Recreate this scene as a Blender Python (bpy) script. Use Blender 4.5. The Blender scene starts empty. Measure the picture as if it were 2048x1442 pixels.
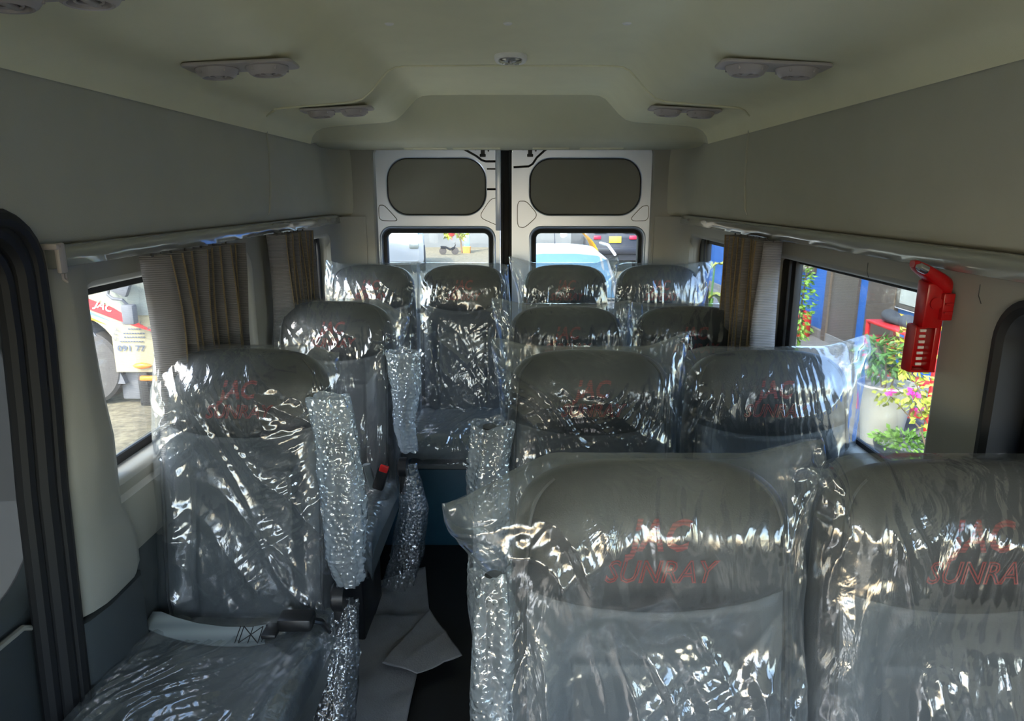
import bpy, bmesh, math, random
import numpy as np
from mathutils import Vector, Matrix

SC = bpy.context.scene
COL = SC.collection
R = math.radians

# ------------------------------------------------------------------ camera, sky, sun, exposure
cam_data = bpy.data.cameras.new('camera')
cam_data.sensor_fit = 'HORIZONTAL'
cam_data.sensor_width = 36.0
cam_data.lens = 1400.0 / 2048.0 * 36.0
cam_data.clip_start = 0.02
cam_data.clip_end = 300
cam = bpy.data.objects.new('camera', cam_data)
cam.location = (0.03, 0.0, 1.5)
cam.rotation_euler = (R(90 - 13.303), 0, R(0.438))
COL.objects.link(cam)
SC.camera = cam

SC.view_settings.view_transform = 'Standard'
SC.view_settings.look = 'None'
SC.view_settings.gamma = 1.0
SC.view_settings.use_curve_mapping = False
SC.view_settings.exposure = 2.42
SC.cycles.transparent_max_bounces = 24
SC.cycles.max_bounces = 12
SC.cycles.diffuse_bounces = 6

world = bpy.data.worlds.new('sky')
SC.world = world
world.use_nodes = True
wn = world.node_tree
wn.nodes.clear()
w_out = wn.nodes.new('ShaderNodeOutputWorld')
w_bg = wn.nodes.new('ShaderNodeBackground')
w_sky = wn.nodes.new('ShaderNodeTexSky')
w_sky.sky_type = 'NISHITA'
w_sky.sun_disc = False
w_sky.sun_elevation = R(46)
w_sky.sun_rotation = R(214)
w_sky.air_density = 1.2
w_sky.dust_density = 1.8
w_bg.inputs['Strength'].default_value = 0.30
wn.links.new(w_sky.outputs[0], w_bg.inputs[0])
wn.links.new(w_bg.outputs[0], w_out.inputs[0])

sun_data = bpy.data.lights.new('sun', 'SUN')
sun_data.energy = 1.3
sun_data.angle = R(0.6)
sun_data.color = (1.0, 0.93, 0.80)
sun = bpy.data.objects.new('sun', sun_data)
sun.rotation_euler = Vector((0.42, 0.60, -0.72)).to_track_quat('-Z', 'Y').to_euler()
COL.objects.link(sun)


# ------------------------------------------------------------------ numeric noise
def _hash(i, j, s):
    n = (i * 374761393 + j * 668265263 + s * 974634777) & 0xffffffff
    n = ((n ^ (n >> 13)) * 1274126177) & 0xffffffff
    return (n ^ (n >> 16)) / 4294967296.0


def gnoise(x, y, seed=0):
    """gradient noise, about -0.7..0.7"""
    xi = np.floor(x).astype(np.int64); yi = np.floor(y).astype(np.int64)
    fx = x - xi; fy = y - yi
    def g(a, b):
        t = _hash(xi + a, yi + b, seed) * 2 * np.pi
        return np.cos(t) * (fx - a) + np.sin(t) * (fy - b)
    ux = fx * fx * fx * (fx * (fx * 6 - 15) + 10)
    uy = fy * fy * fy * (fy * (fy * 6 - 15) + 10)
    a = g(0, 0) * (1 - ux) + g(1, 0) * ux
    b = g(0, 1) * (1 - ux) + g(1, 1) * ux
    return a * (1 - uy) + b * uy


def ridge(x, y, seed=0):
    return np.clip(1 - np.abs(gnoise(x, y, seed)) * 2.6, 0, 1) ** 2


def facets(x, y, seed=0):
    """distance to the nearest of scattered points: flat-sided creases"""
    xi = np.floor(x).astype(np.int64); yi = np.floor(y).astype(np.int64)
    best = np.full(x.shape, 9.0)
    for a in (-1, 0, 1):
        for b in (-1, 0, 1):
            px = xi + a + _hash(xi + a, yi + b, seed); py = yi + b + _hash(xi + a, yi + b, seed + 57)
            best = np.minimum(best, 0.75 * (np.abs(x - px) + np.abs(y - py)) * 0.7 + 0.3 * np.hypot(x - px, y - py))
    return np.clip(best, 0, 1)


def sstep(a, b, x):
    t = np.clip((x - a) / (b - a), 0, 1)
    return t * t * (3 - 2 * t)


# ------------------------------------------------------------------ mesh builder
class MB:
    def __init__(self):
        self.v = []; self.f = []

    def add(self, V, F):
        o = len(self.v)
        self.v.extend([tuple(map(float, p)) for p in V])
        self.f.extend([tuple(int(i) + o for i in q) for q in F])
        return self

    def box(self, c, s, bevel=0.0, rot=None, seg=2):
        bm = bmesh.new()
        bmesh.ops.create_cube(bm, size=1.0)
        bmesh.ops.scale(bm, vec=s, verts=bm.verts)
        if bevel > 0:
            bmesh.ops.bevel(bm, geom=list(bm.edges), offset=min(bevel, min(s) * 0.49), segments=seg, profile=0.5, affect='EDGES')
        return self._bm(bm, c, rot)

    def _bm(self, bm, c=(0, 0, 0), rot=None):
        m = Matrix.Translation(c) @ (rot.to_4x4() if rot is not None else Matrix.Identity(4))
        bm.verts.index_update()
        self.add([m @ v.co for v in bm.verts], [[v.index for v in f.verts] for f in bm.faces])
        bm.free()
        return self

    def loft(self, rings, closed=True, cap0=True, cap1=True):
        n = len(rings[0]); V = [p for r in rings for p in r]; F = []
        m = n if closed else n - 1
        for k in range(len(rings) - 1):
            for i in range(m):
                j = (i + 1) % n
                F.append((k * n + i, k * n + j, (k + 1) * n + j, (k + 1) * n + i))
        if closed and cap0: F.append(tuple(range(n - 1, -1, -1)))
        if closed and cap1: F.append(tuple((len(rings) - 1) * n + i for i in range(n)))
        return self.add(V, F)

    def tube(self, pts, r, n=8, closed=False, flat=1.0):
        pts = [Vector(p) for p in pts]; rings = []
        N = len(pts); up = None
        rr = r if isinstance(r, (list, tuple)) else [r] * N
        for i, p in enumerate(pts):
            a = pts[(i - 1) % N] if (closed or i > 0) else p
            b = pts[(i + 1) % N] if (closed or i < N - 1) else p
            t = (b - a).normalized()
            if up is None:
                up = Vector((0, 0, 1)) if abs(t.z) < 0.9 else Vector((0, 1, 0))
            s = t.cross(up).normalized(); up = s.cross(t).normalized()
            rings.append([p + (s * math.cos(2 * math.pi * k / n) + up * math.sin(2 * math.pi * k / n) * flat) * rr[i] for k in range(n)])
        if closed:
            rings.append(rings[0])
            return self.loft(rings, True, False, False)
        return self.loft(rings)

    def lathe(self, prof, c, axis='z', n=24, cap=True):
        rings = []
        for r, h in prof:
            ring = []
            for k in range(n):
                a = 2 * math.pi * k / n
                x, y = r * math.cos(a), r * math.sin(a)
                p = {'z': (x, y, h), 'x': (h, x, y), 'y': (y, h, x)}[axis]
                ring.append((c[0] + p[0], c[1] + p[1], c[2] + p[2]))
            rings.append(ring)
        return self.loft(rings, True, cap, cap)

    def prism(self, loop, depth, to3, bevel=0.0):
        """loop of 2D points, to3(a,b,d) -> 3D"""
        n = len(loop)
        bm = bmesh.new()
        A = [bm.verts.new(to3(a, b, 0.0)) for a, b in loop]
        B = [bm.verts.new(to3(a, b, depth)) for a, b in loop]
        bm.faces.new(A); bm.faces.new(B[::-1])
        for i in range(n):
            bm.faces.new((A[i], B[i], B[(i + 1) % n], A[(i + 1) % n]))
        bmesh.ops.recalc_face_normals(bm, faces=bm.faces)
        if bevel > 0:
            es = [e for e in bm.edges if e.calc_length() > 0 and len(e.link_faces) == 2 and (len(e.link_faces[0].verts) > 4 or len(e.link_faces[1].verts) > 4 or n == 4)]
            bmesh.ops.bevel(bm, geom=es, offset=bevel, segments=2, profile=0.5, affect='EDGES')
        return self._bm(bm)

    def grid(self, P, flip=False):
        """P: array (nv, nu, 3)"""
        nv, nu = P.shape[:2]
        o = len(self.v)
        self.v.extend(map(tuple, P.reshape(-1, 3).tolist()))
        i = np.arange(nv * nu).reshape(nv, nu) + o
        q = np.stack([i[:-1, :-1], i[:-1, 1:], i[1:, 1:], i[1:, :-1]], -1).reshape(-1, 4)
        if flip: q = q[:, ::-1]
        self.f.extend(map(tuple, q.tolist()))
        return self

    def holed(self, outer, holes, to3, d=0.0):
        """flat sheet with holes"""
        bm = bmesh.new(); ed = []
        for lp in [outer] + holes:
            vs = [bm.verts.new(to3(a, b, d)) for a, b in lp]
            for i in range(len(vs)):
                ed.append(bm.edges.new((vs[i], vs[(i + 1) % len(vs)])))
        bmesh.ops.triangle_fill(bm, use_beauty=True, use_dissolve=False, edges=ed)
        return self._bm(bm)

    def data(self, name, smooth=True, angle=35):
        me = bpy.data.meshes.new(name)
        me.from_pydata(self.v, [], self.f)
        bm = bmesh.new(); bm.from_mesh(me)
        bmesh.ops.recalc_face_normals(bm, faces=bm.faces)
        bm.to_mesh(me); bm.free()
        if smooth:
            me.polygons.foreach_set('use_smooth', [True] * len(me.polygons))
            me.set_sharp_from_angle(angle=R(angle))
        me.update()
        return me

    def build(self, name, m, parent=None, smooth=True, angle=35, loc=None):
        return put(name, self.data(name, smooth, angle), m, parent, loc)


def put(name, me, m, parent=None, loc=None):
    if m is not None and not me.materials:
        me.materials.append(m)
    o = bpy.data.objects.new(name, me)
    COL.objects.link(o)
    if parent is not None: o.parent = parent
    if loc is not None: o.location = loc
    return o


def empty(name, loc=(0, 0, 0), rz=0.0):
    o = bpy.data.objects.new(name, None)
    o.empty_display_size = 0.1
    o.location = loc; o.rotation_euler = (0, 0, rz)
    COL.objects.link(o)
    return o


def tag(o, label=None, cat=None, group=None, kind=None):
    if label: o['label'] = label
    if cat: o['category'] = cat
    if group: o['group'] = group
    if kind: o['kind'] = kind
    return o


def struct(o):
    o['kind'] = 'structure'
    return o


def rrect(a0, b0, a1, b1, r, n=8):
    pts = []
    for cx, cy, s in ((a1 - r, b1 - r, 0), (a0 + r, b1 - r, 90), (a0 + r, b0 + r, 180), (a1 - r, b0 + r, 270)):
        for k in range(n + 1):
            t = R(s + 90 * k / n)
            pts.append((cx + r * math.cos(t), cy + r * math.sin(t)))
    return pts


def text_data(body, size, shear=0.0, extrude=0.0, outline=0.0, width=None, res=3, bold=0.0):
    cu = bpy.data.curves.new('writing', 'FONT')
    cu.body = body; cu.size = size; cu.shear = shear; cu.align_x = 'CENTER'; cu.align_y = 'CENTER'
    cu.resolution_u = res
    if outline > 0:
        cu.fill_mode = 'NONE'; cu.bevel_depth = outline; cu.bevel_resolution = 0
    else:
        cu.extrude = extrude; cu.offset = bold
    o = bpy.data.objects.new('writing', cu)
    COL.objects.link(o)
    bpy.context.view_layer.update()
    me = bpy.data.meshes.new_from_object(o.evaluated_get(bpy.context.evaluated_depsgraph_get()))
    V = np.array([v.co[:] for v in me.vertices]); F = [tuple(p.vertices) for p in me.polygons]
    bpy.data.objects.remove(o); bpy.data.curves.remove(cu); bpy.data.meshes.remove(me)
    if width:
        V[:, 0] *= width / (V[:, 0].max() - V[:, 0].min())
    return V, F


# ------------------------------------------------------------------ materials
def nt(name):
    m = bpy.data.materials.new(name); m.use_nodes = True
    m.node_tree.nodes.clear()
    return m, m.node_tree.nodes, m.node_tree.links


def mat(name, col, rough=0.6, metal=0.0, var=0.06, scale=40.0, bump=0.0, bscale=200.0, spec=0.5, coat=0.0, detail=3.0, stretch=(1, 1, 1), emit=None):
    m, N, L = nt(name)
    out = N.new('ShaderNodeOutputMaterial'); b = N.new('ShaderNodeBsdfPrincipled')
    L.new(b.outputs[0], out.inputs[0])
    b.inputs['Roughness'].default_value = rough
    b.inputs['Metallic'].default_value = metal
    b.inputs['Specular IOR Level'].default_value = spec
    b.inputs['Coat Weight'].default_value = coat
    tc = N.new('ShaderNodeTexCoord'); mp = N.new('ShaderNodeMapping')
    mp.inputs['Scale'].default_value = stretch
    L.new(tc.outputs['Object'], mp.inputs[0])
    no = N.new('ShaderNodeTexNoise'); no.inputs['Scale'].default_value = scale; no.inputs['Detail'].default_value = detail
    L.new(mp.outputs[0], no.inputs['Vector'])
    mx = N.new('ShaderNodeMix'); mx.data_type = 'RGBA'
    c = np.array(col)
    mx.inputs['A'].default_value = (*np.clip(c * (1 - var), 0, 1), 1)
    mx.inputs['B'].default_value = (*np.clip(c * (1 + var), 0, 1), 1)
    L.new(no.outputs['Fac'], mx.inputs['Factor'])
    L.new(mx.outputs['Result'], b.inputs['Base Color'])
    if bump > 0:
        n2 = N.new('ShaderNodeTexNoise'); n2.inputs['Scale'].default_value = bscale; n2.inputs['Detail'].default_value = 2
        L.new(mp.outputs[0], n2.inputs['Vector'])
        bp = N.new('ShaderNodeBump'); bp.inputs['Strength'].default_value = bump; bp.inputs['Distance'].default_value = 0.002
        L.new(n2.outputs['Fac'], bp.inputs['Height']); L.new(bp.outputs[0], b.inputs['Normal'])
    if emit:
        b.inputs['Emission Color'].default_value = (*emit[:3], 1); b.inputs['Emission Strength'].default_value = emit[3]
    return m


def film(name, haze=0.10, gloss=0.09, rough=0.13, tint=(0.95, 0.97, 0.98), bubbles=0.0, crease=1.0, hcol=(0.76, 0.86, 0.94), fres=0.6):
    """thin clear plastic: mostly see-through, crinkled gloss, a little milkiness"""
    m, N, L = nt(name)
    out = N.new('ShaderNodeOutputMaterial')
    tc = N.new('ShaderNodeTexCoord')
    # creases
    mp = N.new('ShaderNodeMapping'); mp.inputs['Scale'].default_value = (1.0, 1.0, 0.38); mp.inputs['Rotation'].default_value = (0, R(24), 0)
    L.new(tc.outputs['Object'], mp.inputs[0])
    wn_ = N.new('ShaderNodeTexNoise'); wn_.inputs['Scale'].default_value = 16; wn_.inputs['Detail'].default_value = 4; wn_.inputs['Distortion'].default_value = 1.2
    L.new(mp.outputs[0], wn_.inputs['Vector'])
    vo = N.new('ShaderNodeTexVoronoi'); vo.feature = 'F1'; vo.inputs['Scale'].default_value = 42
    L.new(mp.outputs[0], vo.inputs['Vector'])
    hm = N.new('ShaderNodeMath'); hm.operation = 'MULTIPLY_ADD'; hm.inputs[1].default_value = 0.30
    L.new(vo.outputs['Distance'], hm.inputs[0]); L.new(wn_.outputs['Fac'], hm.inputs[2])
    # where the film is tight and where crumpled
    cm = N.new('ShaderNodeTexNoise'); cm.inputs['Scale'].default_value = 5.5; cm.inputs['Detail'].default_value = 2
    L.new(tc.outputs['Object'], cm.inputs['Vector'])
    cr = N.new('ShaderNodeMapRange'); cr.inputs['From Min'].default_value = 0.38; cr.inputs['From Max'].default_value = 0.66
    cr.inputs['To Min'].default_value = 0.15; cr.inputs['To Max'].default_value = 1.0
    L.new(cm.outputs['Fac'], cr.inputs['Value'])
    bp = N.new('ShaderNodeBump'); bp.inputs['Distance'].default_value = 0.009 * crease
    L.new(cr.outputs[0], bp.inputs['Strength'])
    L.new(hm.outputs[0], bp.inputs['Height'])
    nrm = bp.outputs[0]
    if bubbles > 0:
        vb = N.new('ShaderNodeTexVoronoi'); vb.feature = 'SMOOTH_F1'; vb.inputs['Scale'].default_value = bubbles; vb.inputs['Randomness'].default_value = 0.8
        L.new(tc.outputs['Object'], vb.inputs['Vector'])
        b2 = N.new('ShaderNodeBump'); b2.inputs['Strength'].default_value = 1.0; b2.inputs['Distance'].default_value = 0.007; b2.invert = True
        L.new(vb.outputs['Distance'], b2.inputs['Height']); L.new(nrm, b2.inputs['Normal'])
        nrm = b2.outputs[0]
    tr = N.new('ShaderNodeBsdfTransparent'); tr.inputs[0].default_value = (*tint, 1)
    di = N.new('ShaderNodeBsdfDiffuse'); di.inputs[0].default_value = (*hcol, 1)
    tl = N.new('ShaderNodeBsdfTranslucent'); tl.inputs[0].default_value = (*hcol, 1)
    L.new(nrm, di.inputs['Normal']); L.new(nrm, tl.inputs['Normal'])
    hz = N.new('ShaderNodeMixShader'); hz.inputs[0].default_value = 0.58
    L.new(di.outputs[0], hz.inputs[1]); L.new(tl.outputs[0], hz.inputs[2])
    gl = N.new('ShaderNodeBsdfGlossy'); gl.inputs['Roughness'].default_value = rough; gl.inputs[0].default_value = (1, 1, 1, 1)
    L.new(nrm, gl.inputs['Normal'])
    hn = N.new('ShaderNodeMapRange'); hn.inputs['From Min'].default_value = 0.3; hn.inputs['From Max'].default_value = 0.7
    hn.inputs['To Min'].default_value = haze * 0.45; hn.inputs['To Max'].default_value = haze * 1.5
    L.new(cm.outputs['Fac'], hn.inputs['Value'])
    m1 = N.new('ShaderNodeMixShader')
    L.new(hn.outputs[0], m1.inputs[0]); L.new(tr.outputs[0], m1.inputs[1]); L.new(hz.outputs[0], m1.inputs[2])
    fr = N.new('ShaderNodeLayerWeight'); fr.inputs['Blend'].default_value = 0.25
    L.new(nrm, fr.inputs['Normal'])
    fm = N.new('ShaderNodeMath'); fm.operation = 'MULTIPLY_ADD'; fm.inputs[1].default_value = fres; fm.inputs[2].default_value = gloss; fm.use_clamp = True
    L.new(fr.outputs['Facing'], fm.inputs[0])
    m2 = N.new('ShaderNodeMixShader')
    L.new(fm.outputs[0], m2.inputs[0]); L.new(m1.outputs[0], m2.inputs[1]); L.new(gl.outputs[0], m2.inputs[2])
    L.new(m2.outputs[0], out.inputs[0])
    return m


def glass(name, tint=(0.96, 0.98, 0.97), haze=0.0, refl=0.05):
    m, N, L = nt(name)
    out = N.new('ShaderNodeOutputMaterial')
    tr = N.new('ShaderNodeBsdfTransparent'); tr.inputs[0].default_value = (*tint, 1)
    gl = N.new('ShaderNodeBsdfGlossy'); gl.inputs['Roughness'].default_value = 0.02
    tl = N.new('ShaderNodeBsdfTranslucent'); tl.inputs[0].default_value = (0.8, 0.82, 0.82, 1)
    a = N.new('ShaderNodeMixShader'); a.inputs[0].default_value = haze
    L.new(tr.outputs[0], a.inputs[1]); L.new(tl.outputs[0], a.inputs[2])
    fr = N.new('ShaderNodeLayerWeight'); fr.inputs['Blend'].default_value = 0.12
    f2 = N.new('ShaderNodeMath'); f2.operation = 'MULTIPLY_ADD'; f2.inputs[1].default_value = 0.5; f2.inputs[2].default_value = refl; f2.use_clamp = True
    L.new(fr.outputs['Fresnel'], f2.inputs[0])
    b = N.new('ShaderNodeMixShader')
    L.new(f2.outputs[0], b.inputs[0]); L.new(a.outputs[0], b.inputs[1]); L.new(gl.outputs[0], b.inputs[2])
    L.new(b.outputs[0], out.inputs[0])
    return m


def ribbed(name, c1, c2, scale, direction='Z', rough=0.8, dist=0.0, bump=0.5):
    m, N, L = nt(name)
    out = N.new('ShaderNodeOutputMaterial'); b = N.new('ShaderNodeBsdfPrincipled'); L.new(b.outputs[0], out.inputs[0])
    b.inputs['Roughness'].default_value = rough
    tc = N.new('ShaderNodeTexCoord'); w = N.new('ShaderNodeTexWave'); w.bands_direction = direction
    w.inputs['Scale'].default_value = scale; w.inputs['Distortion'].default_value = dist; w.inputs['Detail'].default_value = 1
    L.new(tc.outputs['Object'], w.inputs['Vector'])
    mx = N.new('ShaderNodeMix'); mx.data_type = 'RGBA'
    mx.inputs['A'].default_value = (*c1, 1); mx.inputs['B'].default_value = (*c2, 1)
    L.new(w.outputs['Fac'], mx.inputs['Factor']); L.new(mx.outputs['Result'], b.inputs['Base Color'])
    bp = N.new('ShaderNodeBump'); bp.inputs['Strength'].default_value = bump; bp.inputs['Distance'].default_value = 0.002
    L.new(w.outputs['Fac'], bp.inputs['Height']); L.new(bp.outputs[0], b.inputs['Normal'])
    return m


M = {}
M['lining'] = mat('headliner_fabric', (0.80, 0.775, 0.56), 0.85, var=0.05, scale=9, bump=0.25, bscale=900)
M['wallpanel'] = mat('wall_panel_fabric', (0.45, 0.45, 0.38), 0.85, var=0.05, scale=9, bump=0.25, bscale=900)  # same lining on the upper walls, their shade put into a darker colour
M['bulkhead'] = mat('bulkhead_moulding', (0.53, 0.525, 0.40), 0.8, var=0.05, scale=9, bump=0.25, bscale=900)  # liner on the bulkhead face, darkened so the colour carries its shade
M['trim'] = mat('grey_trim_plastic', (0.31, 0.308, 0.275), 0.5, var=0.03, scale=12, bump=0.15, bscale=700)
M['trimdark'] = mat('dark_trim_plastic', (0.055, 0.066, 0.072), 0.55, var=0.05, scale=12, bump=0.15, bscale=700)
M['rubber'] = mat('black_rubber', (0.007, 0.0075, 0.009), 0.6, var=0.1)
M['floor'] = mat('black_vinyl', (0.012, 0.013, 0.014), 0.55, var=0.2, scale=60)
M['teal'] = mat('teal_blue_vinyl', (0.02, 0.085, 0.13), 0.5, var=0.15, scale=30)
M['door'] = mat('silver_paint', (0.65, 0.73, 0.88), 0.34, metal=0.75, var=0.03, scale=6)
M['ovalboard'] = mat('grey_board', (0.22, 0.215, 0.18), 0.8, var=0.06, scale=8)
M['leather'] = mat('charcoal_leather', (0.022, 0.023, 0.026), 0.42, var=0.15, scale=30, bump=0.25, bscale=450)
M['leather2'] = mat('grey_leather', (0.115, 0.132, 0.134), 0.45, var=0.12, scale=30, bump=0.25, bscale=450)
def two_tone(name, dark, light):
    """dark leather above the curved seam, grey leather below it"""
    m = mat(name, dark, 0.42, var=0.15, scale=30, bump=0.25, bscale=450)
    N, L = m.node_tree.nodes, m.node_tree.links
    b = [n for n in N if n.type == 'BSDF_PRINCIPLED'][0]
    src = b.inputs['Base Color'].links[0].from_socket
    tc = N.new('ShaderNodeTexCoord'); sp = N.new('ShaderNodeSeparateXYZ'); L.new(tc.outputs['Object'], sp.inputs[0])
    def op(o, a, c, d=None):
        q = N.new('ShaderNodeMath'); q.operation = o
        for i, v in enumerate((a, c, d)):
            if v is None: continue
            if isinstance(v, (int, float)): q.inputs[i].default_value = v
            else: L.new(v, q.inputs[i])
        return q.outputs[0]
    k = math.hypot(0.11, 0.685)
    along = op('MULTIPLY_ADD', op('SUBTRACT', sp.outputs['Y'], 0.055), 0.11 / k, op('MULTIPLY', op('SUBTRACT', sp.outputs['Z'], 0.43), 0.685 / k))
    seam = op('MULTIPLY_ADD', op('MULTIPLY', sp.outputs['X'], sp.outputs['X']), 0.9, 0.690 - 0.215)
    below = op('LESS_THAN', along, seam)
    inner = op('LESS_THAN', op('ABSOLUTE', sp.outputs['X'], None), 0.187)
    fac = op('MULTIPLY', below, inner)
    mx = N.new('ShaderNodeMix'); mx.data_type = 'RGBA'
    L.new(fac, mx.inputs['Factor']); L.new(src, mx.inputs['A']); mx.inputs['B'].default_value = (*light, 1)
    L.new(mx.outputs['Result'], b.inputs['Base Color'])
    return m


M['backleather'] = two_tone('two_tone_leather', (0.018, 0.019, 0.021), (0.072, 0.079, 0.087))
M['piping'] = mat('piping', (0.018, 0.019, 0.021), 0.4, var=0.1)
M['blackplastic'] = mat('black_plastic', (0.014, 0.015, 0.017), 0.4, var=0.1)
M['redlogo'] = ribbed('red_embroidery', (0.33, 0.042, 0.036), (0.15, 0.026, 0.024), 60, 'Z', 0.6)
M['redline'] = mat('red_thread', (0.31, 0.042, 0.036), 0.6, var=0.2, scale=300)
M['film'] = film('clear_plastic_film')
M['filmhazy'] = film('milky_plastic_film', haze=0.15, gloss=0.09)
M['cushfilm'] = film('clear_plastic_film_on_cushion', haze=0.16, gloss=0.06, crease=0.7)
M['bubble'] = film('bubble_wrap', haze=0.44, gloss=0.14, rough=0.14, bubbles=95, crease=0.25)
M['bubbledark'] = film('thin_bubble_wrap', haze=0.14, gloss=0.14, rough=0.14, bubbles=95, crease=0.25)
M['foam'] = mat('grey_bubble_sheet', (0.30, 0.305, 0.31), 0.45, var=0.2, scale=14, bump=0.9, bscale=160)
M['webbing'] = ribbed('seat_belt_webbing', (0.20, 0.235, 0.245), (0.29, 0.33, 0.34), 9, 'Y', 0.55, bump=0.2)
M['thread'] = mat('black_thread', (0.01, 0.01, 0.012), 0.7)
M['redbutton'] = mat('red_button', (0.75, 0.02, 0.02), 0.35)
M['red'] = mat('red_plastic', (0.36, 0.003, 0.005), 0.28, var=0.06, scale=30)
M['steel'] = mat('steel', (0.62, 0.63, 0.64), 0.22, metal=1.0, var=0.05)
M['chromefilm'] = mat('film_wrapped_rail', (0.36, 0.37, 0.35), 0.16, metal=0.35, var=0.12, scale=14, bump=0.35, bscale=34, stretch=(1, 0.15, 1), coat=0.6)
M['curtain'] = ribbed('curtain_cloth', (0.125, 0.12, 0.122), (0.195, 0.188, 0.19), 62, 'Z', 0.85, 0.8)
M['darkcloth2'] = mat('dark_curtain_cloth', (0.05, 0.056, 0.06), 0.9, var=0.15, scale=200)
M['goldedge'] = mat('curtain_edge_binding', (0.20, 0.15, 0.085), 0.8, var=0.5, scale=260)
M['glass'] = glass('window_glass')
M['glassdusty'] = glass('dusty_window_glass', tint=(0.10, 0.105, 0.105), haze=0.06)
M['ventplate'] = mat('vent_plastic', (0.44, 0.40, 0.38), 0.4, var=0.04)
M['ventdark'] = mat('vent_inside', (0.02, 0.02, 0.02), 0.6)
M['lampframe'] = mat('lamp_frame', (0.82, 0.81, 0.76), 0.4)
M['lens'] = mat('lamp_lens', (0.24, 0.24, 0.23), 0.12, coat=0.8)
M['label'] = mat('white_sticker', (0.6, 0.6, 0.6), 0.6, var=0.3, scale=120)


# ------------------------------------------------------------------ the van shell
XL, XR = -0.87, 0.855           # side trim planes
Y0, Y1 = -1.45, 3.60
ZF = 0.0


# floor
struct(MB().box((0, (Y0 + Y1) / 2, -0.025), (1.9, Y1 - Y0 + 0.15, 0.05)).build('floor', M['floor'], smooth=False))
# raised rear platform (teal)
pl = MB().box((-0.01, 3.20, 0.18), (1.70, 0.80, 0.36), 0.012).build('rear_platform', M['teal'])
struct(pl)

# ceiling: lofted cross-section
def ceil_profile():
    half = [(0.0, 1.922), (0.20, 1.922), (0.34, 1.921), (0.38, 1.917), (0.405, 1.905), (0.43, 1.880), (0.465, 1.842), (0.495, 1.818),
            (0.53, 1.808), (0.59, 1.803), (0.72, 1.793), (0.775, 1.788)]
    right = half + [(0.805, 1.781), (0.828, 1.768), (0.845, 1.745), (0.853, 1.715)]
    left = half + [(0.815, 1.781), (0.840, 1.768), (0.858, 1.745), (0.867, 1.715)]
    return [(-x, z) for x, z in left[::-1]] + right[1:]


def resample(P, step):
    out = [P[0]]
    for a, b in zip(P[:-1], P[1:]):
        n = max(1, int(math.dist(a, b) / step))
        out += [tuple(np.array(a) + (np.array(b) - np.array(a)) * k / n) for k in range(1, n + 1)]
    return out


CP = resample(ceil_profile(), 0.02)
mb = MB()
rings = []
for y in (Y0 - 0.02, 0.5, 1.5, 2.4, 2.5, 2.8, 3.04):
    rings.append([(x, y, z) for x, z in CP])
# rear bulkhead: the liner turns down into a rounded face
def face_ring(y, k):
    out = []
    for x, z in CP:
        zb = 1.722
        zz = z + (zb - z) * k
        out.append((x, y - 0.02 * (abs(x) / 0.85) ** 4, zz))
    return out
rings += [face_ring(3.13, 0.0), face_ring(3.172, 0.0), face_ring(3.185, 0.02)]
face = [face_ring(y, k) for y, k in ((3.184, 0.015), (3.190, 0.08), (3.196, 0.25), (3.210, 0.60), (3.220, 0.84), (3.236, 0.95), (3.262, 1.0))]
face.append([(x, 3.30, 1.712) for x, z in CP])
face.append([(x, 3.66, 1.716) for x, z in CP])
mb.loft(rings, closed=False)
ceiling = struct(mb.build('ceiling', M['lining'], angle=60))
MB().loft(face, closed=False).build('bulkhead_moulding', M['bulkhead'], ceiling, angle=60)
# join line of the rear liner section
pts = [(x, 2.50 + 0.0 * x, z - 0.002) for x, z in CP if abs(x) < 0.80]
ptsL = [(-0.862, 2.62, 1.735), (-0.850, 2.56, 1.765), (-0.80, 2.52, 1.782)]
ptsR = [(0.80, 2.52, 1.782), (0.838, 2.56, 1.765), (0.850, 2.62, 1.735)]
seam = ptsL[1:] + pts + ptsR[:-1]
MB().tube(seam, 0.0045, 6).build('join_bead', M['lining'], ceiling)
# little openings on the underside of the bulkhead
for x0, x1 in ((-0.50, -0.30), (-0.27, -0.05), (0.10, 0.27), (0.32, 0.52)):
    MB().prism(rrect(x0, 3.36, x1, 3.43, 0.01, 3), 0.004, lambda a, b, d: (a, b, 1.712 - d)).build('access_flap', M['lining'], ceiling)


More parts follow.
